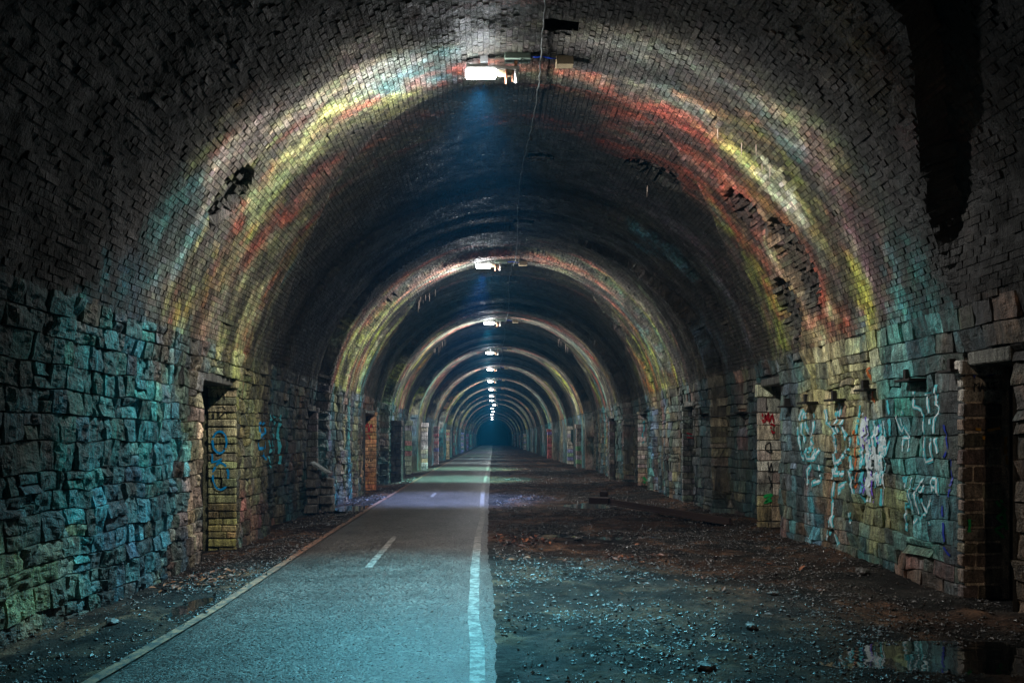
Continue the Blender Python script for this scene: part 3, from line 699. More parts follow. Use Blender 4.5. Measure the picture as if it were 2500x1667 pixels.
refuge_objs = {}
for side in 'LR':
    sg = -1 if side == 'L' else 1
    wx = CX - RR if side == 'L' else CX + RR
    par = stone_wall[side]; pl = np.array(par.location)
    g = random.Random(31 + ord(side))
    for (d0, d1, dep, zt, bh, det, colr) in PIERS[side]:
        off = float(recess(SB - .9 if side == 'L' else SL - SB + .9, d1)); w = wx + sg * off
        ro = np.array([w, d1, 0.])
        core = MB(); x0, x1 = sorted((w - sg * .25, w + sg * .15)); core.box(x0 + .02, x1 - .02, d1 + .02, d1 + .48, -.3, zt - .03)
        pier = link('pier', core.mesh('pier', M_MORTAR, col=(.04, .038, .035)), par, ro - pl)
        n = 11; zz = np.linspace(-.2, zt, n + 1)
        hu = [(.05, .40, .38), (.40, .10, .12), (.35, .32, .42), (.42, .38, .28), (.08, .30, .12), (.10, .14, .45), (.42, .25, .10)]
        for k in range(n):
            cap = k == n - 1; e = .05 if cap else g.uniform(-.01, .01)
            mb = MB(); xa, xb = sorted((w - sg * (.32 + e), w + sg * .12))
            mb.box(xa - ro[0], xb - ro[0], -.03 - e, .52 + e, zz[k] + .008, zz[k + 1] - .008, .015, .008)
            cc = np.array(colr) * g.uniform(.8, 1.5)
            if not cap and g.random() < .38 and k > 1: cc = cc * .4 + np.array(g.choice(hu)) * .8
            link('capstone' if cap else 'stone', mb.mesh('stone', M_STONE, col=np.minimum(cc, .6)), pier)
    for (d0, d1, dep, zt, bh, det, colr) in REF[side]:
        off = float(recess(SB - .9 if side == 'L' else SL - SB + .9, (d0 + d1) / 2))
        w = wx + sg * off; wi = w - sg * .0; wo = w + sg * (dep + .12)
        ro = np.array([w, d1, 0.])
        # dark brick box behind the opening
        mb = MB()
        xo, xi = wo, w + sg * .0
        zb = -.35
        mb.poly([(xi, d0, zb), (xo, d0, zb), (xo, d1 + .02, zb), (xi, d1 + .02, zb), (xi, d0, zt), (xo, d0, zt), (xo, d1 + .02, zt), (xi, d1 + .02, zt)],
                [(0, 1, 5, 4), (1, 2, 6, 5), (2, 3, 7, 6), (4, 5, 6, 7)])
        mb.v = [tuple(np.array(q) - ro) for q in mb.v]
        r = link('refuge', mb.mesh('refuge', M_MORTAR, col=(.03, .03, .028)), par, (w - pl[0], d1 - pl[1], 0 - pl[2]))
        refuge_objs[(side, d1)] = (r, ro)
        # far jamb: one block (sometimes two or three) per course
        z = -.3; k = 0
        joined = MB(); gp = .011 if (side, d1) == ('R', 7.95) else .006
        while z < zt - bh * .6:
            h = bh * g.uniform(.75, 1.2)
            if z + h > zt: h = zt - z
            last = z + h > zt - bh * .6
            spl = [0, 1]
            if det and side == 'R' and z < 1.0 and g.random() < .8: spl = [0, g.uniform(.4, .62), 1]
            elif det and g.random() < .5: spl = [0, g.uniform(.3, .7), 1]
            for a, b in zip(spl[:-1], spl[1:]):
                xa = w + sg * (-.05 + a * (dep + .07)) + (-.004 * sg if last else 0); xb = w + sg * (-.05 + b * (dep + .07))
                if last: xa -= sg * .03 * (a == 0)
                xa += sg * .005; xb -= sg * .005
                x0, x1 = min(xa, xb), max(xa, xb)
                yf = d1 - .018 - g.uniform(0, .022) - (.035 if last else 0)
                target = MB() if det else joined
                b0 = len(target.v)
                target.box(x0, x1, yf, d1 + .06, z + gp, z + h - gp, .012 if det else 0, .006)
                cc = np.array(colr) * 1.15 * g.uniform(.5, 1.35) * np.array([g.uniform(.88, 1.12) for _ in range(3)])
                if (side, d1) == ('R', 7.95) and 1.98 < z + h / 2 < 2.36: cc = np.array([.40, .37, .32])
                if z < .5: cc = cc * np.array([.8, .68, .5]) if colr[0] > .3 else cc * .85
                for q in range(b0, len(target.v)): target.v[q] = tuple(np.array(target.v[q]) - ro)
                if det:
                    link('capstone' if last else 'brick', target.mesh('brick', M_STONE, col=cc), r)
            z += h; k += 1
        if not det: link('jamb', joined.mesh('jamb', M_STONE, col=tuple(np.array(colr) * 1.6)), r)
        # pale mortar sheet just behind the jamb's blocks
        mj = MB(); x0, x1 = sorted((w - sg * .004, w + sg * (dep + .1)))
        mj.poly([(x0, d1 - .006, -.34), (x1, d1 - .006, -.34), (x1, d1 - .006, zt - .01), (x0, d1 - .006, zt - .01)], [(0, 1, 2, 3)])
        mj.v = [tuple(np.array(q) - ro) for q in mj.v]
        link('mortar', mj.mesh('mortar', M_MORTAR, col=(.5, .42, .33) if (side, d1) == ('R', 7.95) else tuple(np.array(colr) * .3)), r)
        # lintel over the opening
        if det:
            ml = MB(); x0, x1 = sorted((w - sg * .02, wo))
            ml.box(x0, x1, d0 + .01, d1 - .07, zt - .10, zt + .03, .012, .006)
            ml.v = [tuple(np.array(q) - ro) for q in ml.v]
            link('lintel', ml.mesh('lintel', M_STONE, col=(.10, .10, .085)), r)

def on_jamb(d1, dz=.0):
    return lambda p: (p[0], d1 - .038 + dz, p[1])
# ---- graffiti on the walls
L_, R_w = stone_wall['L'], stone_wall['R']
plL, plR = np.array(L_.location), np.array(R_w.location)
def scrawl(paths, w, side, mat, label):
    p, o = (L_, plL) if side == 'L' else (R_w, plR)
    if mat is M_WHITE and w < .045: paint_ribbon(paths, w * 2.4, on_wall(side, .006), 'graffiti', M_TEALP, p, o, 'turquoise fringe of the ' + label)
    return paint_ribbon(paths, w, on_wall(side, .010), 'graffiti', mat, p, o, label)
scrawl(GR_WHITE[:6], .034, 'R', M_WHITE, 'drippy pale outline letters beyond the white block of paint')
scrawl(GR_WHITE[6:14], .036, 'R', M_WHITE, 'tall runny white scrawl beside the white block of paint')
scrawl(GR_WHITE[14:16], .05, 'R', M_TEALP, 'turquoise edges of the block of paint')
scrawl(GR_WHITE[16:25], .020, 'R', M_WHITE, 'upper white scrawled tag on the right-hand wall')
scrawl(GR_WHITE[25:], .020, 'R', M_WHITE, 'lower white scrawled tag on the right-hand wall')
rr_ = random.Random(3)
blk, blk2, blk3 = [], [], []
for i in range(80):
    d = 9.62 + .66 * rr_.random(); z0 = 1.1 + .85 * rr_.random(); l = rr_.uniform(.15, .45)
    (blk if i % 5 < 3 else blk2)[len(blk):] = [] 
    p = [(d, z0), (d + rr_.uniform(-.03, .03), z0 - l * .5), (d + rr_.uniform(-.04, .04), max(.8, z0 - l))]
    if i % 6 == 5 and d > 9.8: blk3.append(p)
    elif i % 3 == 2: blk2.append(p)
    else: blk.append(p)
scrawl(blk, .045, 'R', M_WHITE, 'thick drippy white patch of paint on the right-hand wall')
scrawl(blk2, .04, 'R', M_TEALP, 'turquoise streaks in the white patch of paint')
scrawl(blk3, .03, 'R', M_VIOP, 'violet streaks in the white patch of paint')
scrawl([[(10.45, 1.5), (10.42, 1.2), (10.47, .9)], [(10.4, 1.75), (10.44, 1.55)], [(9.95, 2.15), (9.9, 2.05), (9.98, 2.1), (9.93, 2.2)], [(10.02, 2.5), (9.98, 2.35), (9.92, 2.45)]], .05, 'R', M_ORP, 'orange drips beside and above the white patch')
scrawl([[(8.3, 1.75), (8.25, 1.5), (8.35, 1.4)], [(8.2, 1.4), (8.22, 1.0)], [(8.35, .9), (8.3, .5), (8.2, .4)]], .025, 'R', M_DBLUEP, 'faint dark blue scribble near the nearest refuge')
scrawl(GR_LBLUE, .05, 'L', M_BLUEP, 'bright blue blotchy figure painted on the left-hand wall')
scrawl(GR_LTEAL, .06, 'L', M_TEALP, 'turquoise drips on the left-hand wall')
def jamb_paint(key, paths, w, mat, label, dz=0):
    r, ro = refuge_objs[key]
    paint_ribbon(paths, w, on_jamb(key[1], dz), 'graffiti', mat, r, ro, label)
def shift(paths, dx): return [[(x + dx, z) for x, z in p] for p in paths]
k = ('L', 12.2); dx = refuge_objs[k][1][0] + .19 * -1 + 4.147
jamb_paint(k, shift(GR_P1[:3], dx), .03, M_BLUEP, 'bright blue figure of two rings')
jamb_paint(k, shift(GR_P1[3:], dx), .018, M_BLACKP, 'small black scribbles above the blue rings')
k = ('R', 7.95); x0 = refuge_objs[k][1][0]
dx = x0 + .03 - 4.75
jamb_paint(k, shift(GR_N1DAVE, dx), .014, M_BLACKP, 'black letters DAVE')
jamb_paint(k, shift(GR_N1BLUE, dx), .016, M_DBLUEP, 'dark blue scribbled letters')
jamb_paint(k, shift([[(4.8, 1.70), (4.95, 1.69), (5.05, 1.71)], [(4.8, 1.62), (4.9, 1.61)], [(5.1, 1.62), (5.1, 1.45)], [(5.1, 1.55), (5.12, 1.35)]], dx), .03, M_YELP, 'dull yellow smears')
jamb_paint(k, shift([[(5.0, .98), (5.1, .9), (5.02, .82), (5.1, .75), (5.0, .7), (5.09, .62)], [(5.06, 1.0), (5.11, .7)], [(4.74, .8), (4.745, .68)]], dx), .03, M_GREENP, 'blue-green splashed paint')
jamb_paint(k, shift([[(4.92, 2.0), (4.98, 1.985), (5.05, 2.0), (4.98, 2.02), (4.92, 2.0)]], dx), .012, M_BLACKP, 'black oval scribble')
k = ('R', 14.2); dx = refuge_objs[k][1][0] + .02 - 4.74
jamb_paint(k, shift([N2RED], dx), .028, M_REDP, 'red scrawled tag')
jamb_paint(k, shift([N2GREEN], dx), .045, M_GREENP, 'bright green dab of paint')
jamb_paint(k, shift([[(4.80, 2.2), (4.82, 2.1), (4.86, 2.22), (4.88, 2.1), (4.93, 2.2)], [(4.8, 1.5), (4.88, 1.55), (4.9, 1.35), (4.8, 1.4), (4.8, 1.5)], [(4.84, 1.2), (4.86, 1.0), (4.9, 1.18), (4.93, 1.0)], [(4.85, .95), (4.9, .8), (4.88, .7)]], dx), .022, M_BLACKP, 'black scribbled letters')
k = ('L', 26.6); x0 = refuge_objs[k][1][0]
jamb_paint(k, [[(x0 - .3, 2.0), (x0 - .22, 2.15), (x0 - .2, 1.8), (x0 - .12, 2.1), (x0 - .1, 1.75), (x0 - .3, 1.85), (x0 - .15, 1.6)]], .04, M_REDP, 'red scrawled tag')
jamb_paint(k, [[(x0 - .28, .9), (x0 - .24, 1.05), (x0 - .2, .85)], [(x0 - .12, 1.05), (x0 - .08, .9), (x0 - .15, .85), (x0 - .12, 1.05)], [(x0 - .3, .75), (x0 - .15, .65)]], .03, M_BLACKP, 'black scribbled letters')
k = ('R', 26.3); x0 = refuge_objs[k][1][0]
jamb_paint(k, [[(x0 + .1, 2.1), (x0 + .16, 2.2), (x0 + .14, 1.9), (x0 + .08, 1.7), (x0 + .18, 1.6), (x0 + .1, 1.45)]], .04, M_TEALP, 'turquoise scrawled tag')
jamb_paint(k, [[(x0 + .12, .35), (x0 + .2, .25), (x0 + .14, .15)]], .08, M_GREENP, 'green dab of paint')
k = ('R', 20.0); x0 = refuge_objs[k][1][0]
jamb_paint(k, [[(x0 + .05, 1.75), (x0 + .25, 1.7)], [(x0 + .06, 1.65), (x0 + .22, 1.62)]], .03, M_REDP, 'faint red strokes')

# ============================================================ GROUND
def path_l(D): return np.interp(D, [3, 5.2, 7.4, 13, 20, 35, 54, 90, 230], [-2.68, -2.65, -2.62, -2.77, -2.88, -3.02, -3.08, -3.0, -2.8])
def path_r(D): return np.interp(D, [3, 5.2, 6.2, 7.0, 10, 13, 16, 20, 26, 38, 60, 92, 230], [-.10, -.10, -.12, -.17, -.22, -.24, -.20, -.27, -.31, -.28, -.24, -.17, -.1])
def asph_r(D): return np.interp(D, [3, 6, 8.6, 11, 20, 40, 230], [.13, .13, .11, .03, .0, -.02, .0]) + .05 * (fbm(D * 5, 0 * D, seed=131, o=4) - .5)
PUDDLES = [(3.55, 5.85, 1.0, .42), (2.3, 19.3, .55, .7), (2.05, 13.0, .65, .22), (1.0, 13.2, .35, .25), (-3.05, 18.6, .5, .8), (-2.9, 7.7, .14, .45), (-.1, 17.6, .3, .5)]
def gz(x, D):
    x = np.asarray(x, float); D = np.asarray(D, float)
    on = sst(path_l(D) - .25, path_l(D) - .05, x) * (1 - sst(asph_r(D) - .02, asph_r(D) + .12, x))
    rough = .07 * (fbm(x * 1.2, D * .9, seed=120) - .5) + .035 * (fbm(x * 5, D * 5, seed=121) - .5) + .016 * (fbm(x * 22, D * 22, seed=124) - .5)
    bank = .12 * sst(3.9, 4.7, x) * vnoise(D * .7, 0 * D, seed=125) - .09 * (1 - sst(-3.85, -3.2, x)) + .0
    z = (rough * 1.15 + bank - .006) * (1 - on)
    for px, pd, rx, rd in PUDDLES:
        q = ((x - px) / rx) ** 2 + ((D - pd) / rd) ** 2 + .8 * (fbm(x * 3, D * 3, seed=140) - .5)
        t = (1 - sst(.6, 1.25, q)) * (1 - on * .96)
        z = z * (1 - t) + (-.035) * t
    return z
def ground_colour(x, D):
    n1 = fbm(x * .8, D * .5, seed=150); n2 = fbm(x * 6, D * 6, seed=151)
    a = np.array([.042, .021, .012]); b = np.array([.016, .014, .012]); c = np.array([.075, .040, .023])
    t = sst(.4, .62, n1)[..., None]
    col = a + (b - a) * t
    t2 = sst(.55, .7, fbm(x * 1.7, D * 1.1, seed=155))[..., None]
    col = col + (c - col) * t2
    wet = sst(.40, .60, fbm(x * 2.2, D * 2.8, seed=159, o=4))
    return col * ((.4 + 1.2 * n2) * (.30 + 1.0 * wet))[..., None]
def sheet(xs, ys, zf, cf):
    X, Y = np.meshgrid(xs, ys, indexing='ij')
    V = np.stack([X, Y, zf(X, Y)], -1).reshape(-1, 3); n = len(ys)
    i, j = np.meshgrid(np.arange(len(xs) - 1), np.arange(n - 1), indexing='ij'); a = i * n + j
    F = np.stack([a, a + n, a + n + 1, a + 1], -1).reshape(-1, 4)
    return V, F, cf(X, Y).reshape(-1, 3)
ys = np.concatenate([np.arange(-14, 3, .2), np.arange(3, 14, .045), np.arange(14, 30, .09), np.arange(30, 70, .25), np.arange(70, 236, .8)])
xs = np.concatenate([np.arange(-4.7, -2.6, .05), np.arange(-2.6, .0, .13), np.arange(0, 5.4, .05)])
V, F, c = sheet(xs, ys, lambda x, y: gz(x, y) - .004, ground_colour)
link('ground', mesh_np('ground', V, F, c, M_EARTH, True), kind='structure', label='brown stony earth floor of the tunnel')
# asphalt path: a sheet with worn edges
ysp = np.concatenate([np.arange(-14, 3, .12), np.arange(3, 20, .04), np.arange(20, 236, .5)])
nx = 12
X = []; Y = []; Zp = []
for i in range(nx + 1):
    t = i / nx
    xl = path_l(ysp) - .09 + .03 * (vnoise(ysp * 2.5, 0 * ysp, seed=160) - .5); xr = asph_r(ysp)
    X.append(xl + (xr - xl) * t); Y.append(ysp); Zp.append(np.where((t == 0) | (t == 1), -.02, .012 + .02 * math.sin(math.pi * t) + 0 * ysp))
V = np.stack([np.array(X), np.array(Y), np.array(Zp)], -1).reshape(-1, 3); n = len(ysp)
i, j = np.meshgrid(np.arange(nx), np.arange(n - 1), indexing='ij'); a = i * n + j
F = np.stack([a, a + n, a + n + 1, a + 1], -1).reshape(-1, 4)
path = link('path', mesh_np('path', V, F, None, M_ASPHALT, True), kind='structure', label='asphalt cycle path running down the left of the tunnel')
def pz(x, D):
    xl = path_l(D) - .09; xr = asph_r(D); t = np.clip((x - xl) / (xr - xl), 0, 1)
    return .012 + .02 * np.sin(math.pi * t)
def strip(fx, w, y0, y1, name, mat, label=None):
    yy = np.arange(y0, y1 + .01, .1 if y1 < 60 else .3); 
    if len(yy) < 2: yy = np.array([y0, y1])
    wa = w * (1 + .12 * (vnoise(yy * 6, 0 * yy, seed=170) - .5)); cx = fx(yy)
    V = []
    for t in (-.5, -.17, .17, .5): V.append(np.stack([cx + wa * t, yy, pz(cx + wa * t, yy) + .004], -1))
    V = np.stack(V).reshape(-1, 3); n = len(yy)
    i, j = np.meshgrid(np.arange(3), np.arange(n - 1), indexing='ij'); a = i * n + j
    F = np.stack([a, a + n, a + n + 1, a + 1], -1).reshape(-1, 4)
    link(name, mesh_np(name, V, F, None, mat, True), path, **({'label': label} if label else {}))
strip(path_r, .105, -14, 230, 'edge_line', M_LINE, 'white edge line between asphalt and gravel')
strip(lambda D: path_l(D) + .02, .10, -14, 230, 'edge_line', M_LINE2, 'dirty orange-white edge line next to the left-hand wall')
for a_, b_ in [(9.7, 12.8), (21.7, 23.2), (26.5, 29), (35, 38.5), (49, 54), (61, 67), (76, 82), (92, 98)]:
    strip(lambda D: (path_l(D) + path_r(D)) / 2 - .07 + 0 * D, .09, a_, b_, 'centre_dash', M_LINE)
# puddles
for i, (px, pd, rx, rd) in enumerate(PUDDLES):
    if i == 6: continue
    n = 40; mb = MB()
    pts = [(px, pd, -.012)]
    for k in range(n):
        t = 2 * math.pi * k / n
        pts.append((px + rx * 1.25 * math.cos(t), pd + rd * 1.25 * math.sin(t), -.012))
    mb.poly(pts, [(0, 1 + k, 1 + (k + 1) % n) for k in range(n)])
    link('puddle', mb.mesh('puddle', M_WATER), kind='structure')
# loose stone chips
def octas(P, size, seed, col):
    g = np.random.default_rng(seed); n = len(P)
    base = np.array([(1, 0, 0), (-1, 0, 0), (0, 1, 0), (0, -1, 0), (0, 0, 1), (0, 0, -1)], float)
    v = base[None] * g.uniform(.55, 1.1, (n, 6, 1)) + g.normal(0, .14, (n, 6, 3))
    v = v * size[:, None, None] * np.stack([g.uniform(.8, 1.3, n), g.uniform(.7, 1.1, n), g.uniform(.4, .75, n)], -1)[:, None, :]
    an = g.uniform(0, 6.283, n); ca, sa = np.cos(an)[:, None], np.sin(an)[:, None]
    x = v[..., 0] * ca - v[..., 1] * sa; y = v[..., 0] * sa + v[..., 1] * ca
    v = np.stack([x, y, v[..., 2]], -1)
    V = (v + P[:, None, :]).reshape(-1, 3)
    f = np.array([(0, 2, 4), (2, 1, 4), (1, 3, 4), (3, 0, 4), (2, 0, 5), (1, 2, 5), (3, 1, 5), (0, 3, 5)])
    F = (f[None] + (np.arange(n) * 6)[:, None, None]).reshape(-1, 3)
    return V, F, np.repeat(col, 6, 0)
def scatter(n, x0, x1, y0, y1, seed, smin, smax, gate=None, name='gravel', label=''):
    g = np.random.default_rng(seed)
    x = g.uniform(x0, x1, n); y = y0 + (y1 - y0) * g.random(n) ** 1.3
    dens = sst(.38, .62, fbm(x * .9, y * .7, seed=seed + 1)) * .8 + .2
    k = g.random(n) < dens
    k &= (x > asph_r(y) - .12 * g.random(n) ** 3) | (x < path_l(y) - .04 + .10 * g.random(n) ** 3)
    for px, pd, rx, rd in PUDDLES[:6]:
        k &= (((x - px) / rx) ** 2 + ((y - pd) / rd) ** 2) > g.uniform(.45, .95, n)
    x, y = x[k], y[k]; m = len(x)
    size = smin + (smax - smin) * g.random(m) ** 4
    z = gz(x, y) + size * .15
    on = (x > path_l(y) - .08) & (x < asph_r(y)); z = np.where(on, .02 + size * .3, z)
    t = g.random((m, 1))
    col = (np.array([.018, .021, .022]) * (1 - t) + np.array([.036, .025, .018]) * t) * g.uniform(.5, 1.6, (m, 1))
    V, F, c = octas(np.stack([x, y, z], -1), size, seed, col)
    link(name, mesh_np(name, V, F, c, M_PEBBLE), kind='stuff', label=label, category='gravel')
scatter(34000, .0, 4.85, 3.2, 14, 200, .008, .030, label='loose dark wet gravel on the right of the path, near')
scatter(22000, -.05, 4.85, 13, 45, 210, .014, .040, label='loose dark wet gravel on the right of the path, farther down')
scatter(17000, -4.1, -2.55, 3.2, 16, 220, .008, .030, label='gravel strip between the path and the left-hand wall, near')
scatter(9000, -4.1, -2.8, 15, 45, 230, .014, .045, label='gravel strip between the path and the left-hand wall, farther down')
# bigger loose stones
g = random.Random(77)
SPOTS = [(1.35, 12.6, 'dark stone lying by the leaf litter right of the path'), (2.6, 20.6, 'dark stone beside the far puddle'), (2.2, 6.75, 'angular dark stone on the near gravel, left of the large puddle'),
         (4.35, 9.4, 'stone lying at the foot of the right-hand wall below the white scrawls'), (2.9, 8.2, 'brownish stone on the middle of the near gravel'), (-3.35, 7.0, 'stone in the gravel strip near the left-hand wall'), (1.5, 5.6, 'small dark stone near the bottom edge right of the white line')]
for x, y, lab in SPOTS:
    P = []; s = g.uniform(.045, .08)
    me = bpy.data.meshes.new('loose_stone')
    import bmesh
    bm = bmesh.new(); bmesh.ops.create_icosphere(bm, subdivisions=2, radius=s)
    for v in bm.verts:
        n = fbm(v.co.x * 14 + x, v.co.y * 14, v.co.z * 14, seed=5) - .5
        v.co *= 1 + 1.1 * float(n); v.co.z *= .6
    bm.to_mesh(me); bm.free(); setcol(me, np.tile(np.array([.06, .055, .05]), (len(me.vertices), 1))); me.materials.append(M_PEBBLE)
    o = link('loose_stone', me, None, (x, y, float(gz(x, y)) + s * .3), label=lab, category='stone')
# dead leaves
def leaf_mesh():
    L = .05; vs = [(0, 0, 0)]; n = 6
    prof = [(.0, .0), (.25, .3), (.5, .38), (.75, .25), (1, 0)]
    c = g.uniform(.1, .5); vs = []
    for t, w in prof:
        vs += [(-w * L * (1 - .2 * c), t * L * 2 - L, w * L * c + .006 * math.sin(t * 5)), (0, t * L * 2 - L, .004 * math.sin(t * 6)), (w * L, t * L * 2 - L, w * L * c)]
    fs = []
    for i in range(len(prof) - 1):
        for k in (0, 1): a = i * 3 + k; fs.append((a, a + 1, a + 4, a + 3))
    me = bpy.data.meshes.new('dead_leaf'); me.from_pydata(vs, [], fs); me.materials.append(g.choice(M_LEAF)); return me
LM = [leaf_mesh() for _ in range(10)]
def leaves(n, cx, cy, rx, ry, grp, lab):
    for i in range(n):
        a = g.uniform(0, 6.28); r = g.random() ** .6
        x, y = cx + rx * r * math.cos(a), cy + ry * r * math.sin(a)
        z = float(gz(x, y)) + g.uniform(.012, .035)
        o = link('dead_leaf', g.choice(LM), None, (x, y, z), label=lab, category='leaf', group=grp)
        o.rotation_euler = (g.uniform(-.5, .5), g.uniform(-.5, .5), g.uniform(0, 6.28)); q = g.uniform(.6, 1.3); o.scale = (q, q, q)
leaves(90, .48, 12.6, .55, .8, 'leaves in the litter heap right of the white line', 'brown dead leaf in the litter heap right of the white line')
leaves(80, -3.35, 9.2, .5, .65, 'leaves in the wet heap by the left-hand wall', 'red-brown dead leaf in the wet heap at the foot of the left wall')
leaves(24, 1.9, 10.6, .5, .4, 'leaves strewn on the middle of the gravel', 'orange dead leaf strewn on the middle of the gravel')
leaves(34, 2.6, 9.4, 2.0, 3.0, 'single leaves on the right-hand gravel', 'single dead leaf lying on the right-hand gravel')
leaves(14, .35, 10.7, .3, .4, 'leaves next to the white line', 'dead leaf lying next to the white line')
# fallen iron beam
bm_ = empty('fallen_beam', (2.98, 19.0, .05), 'rusty dark beam lying askew on the gravel at the foot of the right-hand wall', 'beam')
a = Vector((2.62, 18.6, .10)); b = Vector((4.35, 14.6, .03)); dirv = (b - a).normalized(); sidev = Vector((dirv.y, -dirv.x, 0))
def plank(p, q, w, h, name, mat):
    mb = MB(); d = (q - p).normalized(); s = Vector((d.y, -d.x, 0)).normalized() * w / 2; u = Vector((0, 0, h))
    vs = [p - s, p + s, q + s, q - s]; vs = vs + [v + u for v in vs]
    mb.poly([tuple(v - bm_.location) for v in vs], [(3, 2, 1, 0), (4, 5, 6, 7), (0, 1, 5, 4), (1, 2, 6, 5), (2, 3, 7, 6), (3, 0, 4, 7)])
    link(name, mb.mesh(name, mat), bm_)
M_BEAM = plain('dark_rusty_beam', (.03, .014, .010), .85)
plank(a, b, .16, .03, 'flange', M_BEAM); plank(a + Vector((0, 0, .032)), b + Vector((0, 0, .032)), .05, .09, 'web', M_BEAM)
plank(a + Vector((-.32, .05, .0)), a + Vector((.1, -.16, 0.0)), .3, .14, 'end_block', M_BEAM); plank(a + Vector((-.08, .25, .142)), a + Vector((.1, .2, .142)), .1, .12, 'bracket', M_BEAM)
# rubble, broken slab and low block wall in the left-hand refuge at D 18-19
nb = empty('rubble_heap', (-4.0, 18.4, 0), 'heap of fallen blocks with a leaning slab by the dark left-hand refuge', 'rubble')
for i in range(9):
    mb = MB(); x = -4.05 + .28 * (i % 2); y = 17.9 + .12 * (i % 3); z = -.05 + .19 * (i // 2)
    mb.box(-.14, .14, -.16, .16, 0, .18, .015, .012)
    o = link('stone', mb.mesh('stone', M_STONE, col=(.13, .125, .115)), nb, (x + 4.0 + g.uniform(-.03, .03), y - 18.4 + .25 * (i % 2), z)); o.rotation_euler = (0, 0, g.uniform(-.2, .2))
mb = MB(); mb.box(-.24, .24, -.3, .3, 0, .05, .01, .01)
o = link('slab', mb.mesh('slab', M_STONE, col=(.22, .26, .26)), nb, (.08, -.3, .93)); o.rotation_euler = (0, math.radians(32), .1)
# pier standing out from the left wall
pr = empty('stone_pier', (-3.75, 30.9, 0), 'black unlit stone pier standing out from the left-hand wall', 'pier')
z = -.1; k = 0
while z < 2.25:
    h = .22
    for x0, x1 in ([(-.32, 0), (0, .24)] if k % 2 else [(-.32, -.1), (-.1, .24)]):
        mb = MB(); ex = .03 if z > 2.05 else 0
        mb.box(x0 + .004 - ex, x1 - .004 + ex, -.3 - ex, .3 + ex, z + .004, z + h - .004, .01, .008)
        link('stone', mb.mesh('stone', M_STONE, col=(.05, .048, .045)), pr)
    z += h; k += 1
# small slate brackets along the right-hand wall
for d, z, w in [(8.9, 2.24, .16), (8.05, 2.27, .12), (10.0, 2.20, .14), (10.9, 2.12, .14), (11.75, 2.12, .16), (12.6, 2.1, .14), (14.9, 2.1, .16), (16.0, 2.12, .2), (17.6, 2.14, .2)]:
    off = float(recess(SL - SB, d)); x = CX + RR + off
    t = empty('cable_bracket', (x, d, z), 'dark iron bracket on the right-hand wall %s' % {8.9: 'above the upper white tag', 8.05: 'right beside the nearest refuge', 10.0: 'just above the white patch of paint', 10.9: 'above the tall runny scrawl', 11.75: 'above the drippy outline letters', 12.6: 'next on the left from the outline letters', 14.9: 'just past the pale refuge with the red tag', 16.0: 'halfway between the pale refuge and the dark one', 17.6: 'nearest the dark narrow refuge'}[d], 'bracket', 'cable brackets along the right-hand wall')
    mb = MB(); mb.box(-.16, .05, -w, w, 0, .028, .004); link('shelf', mb.mesh('shelf', M_DARKIRON), t)
    mb = MB(); mb.box(-.06, .05, w - .05, w, .028, .15, .004); link('upright', mb.mesh('upright', M_DARKIRON), t)
# an old cable drooping from bracket to bracket farther down the right wall
mb = MB(); pts = []
for i in range(90):
    d = 14.9 + i * .15; off = float(recess(SL - SB, d)); pts.append((CX + RR + off - .07, d, 2.12 - .04 * abs(math.sin(d * 1.2))))
mb.tube(pts, .012, 6); link('wall_cable', mb.mesh('wall_cable', M_DARKIRON, True), None, None, label='thin black cable running along the right-hand wall above head height', category='cable')

# ============================================================ LAMPS
def fan_light(ld):
    """the luminaire's distribution: strongest square to the tunnel's axis, weak along it"""
    ld.use_nodes = True; nt = ld.node_tree
    em = nt.nodes['Emission']; tc = nt.nodes.new('ShaderNodeTexCoord'); sx = nt.nodes.new('ShaderNodeSeparateXYZ')
    ab = nt.nodes.new('ShaderNodeMath'); ab.operation = 'ABSOLUTE'; cr = nt.nodes.new('ShaderNodeValToRGB')
    ab.operation = 'MULTIPLY_ADD'; ab.inputs[1].default_value = .5; ab.inputs[2].default_value = .5
    nt.links.new(tc.outputs['Normal'], sx.inputs[0]); nt.links.new(sx.outputs['Y'], ab.inputs[0]); nt.links.new(ab.outputs[0], cr.inputs[0])
    cr.color_ramp.interpolation = 'EASE'
    e = cr.color_ramp.elements
    e[0].position = .06; e[0].color = (.022, .022, .022, 1); e[1].position = .94; e[1].color = (.34, .34, .34, 1)
    for q, v in ((.20, .11), (.375, .95), (.625, 1.0), (.81, .60)): m = e.new(q); m.color = (v, v, v, 1)
    up = nt.nodes.new('ShaderNodeMapRange'); up.inputs[1].default_value = -.15; up.inputs[2].default_value = .40; up.inputs[3].default_value = 1; up.inputs[4].default_value = .045
    nt.links.new(sx.outputs['Z'], up.inputs[0]); mu = nt.nodes.new('ShaderNodeMath'); mu.operation = 'MULTIPLY'
    nt.links.new(cr.outputs[0], mu.inputs[0]); nt.links.new(up.outputs[0], mu.inputs[1]); nt.links.new(mu.outputs[0], em.inputs['Strength'])
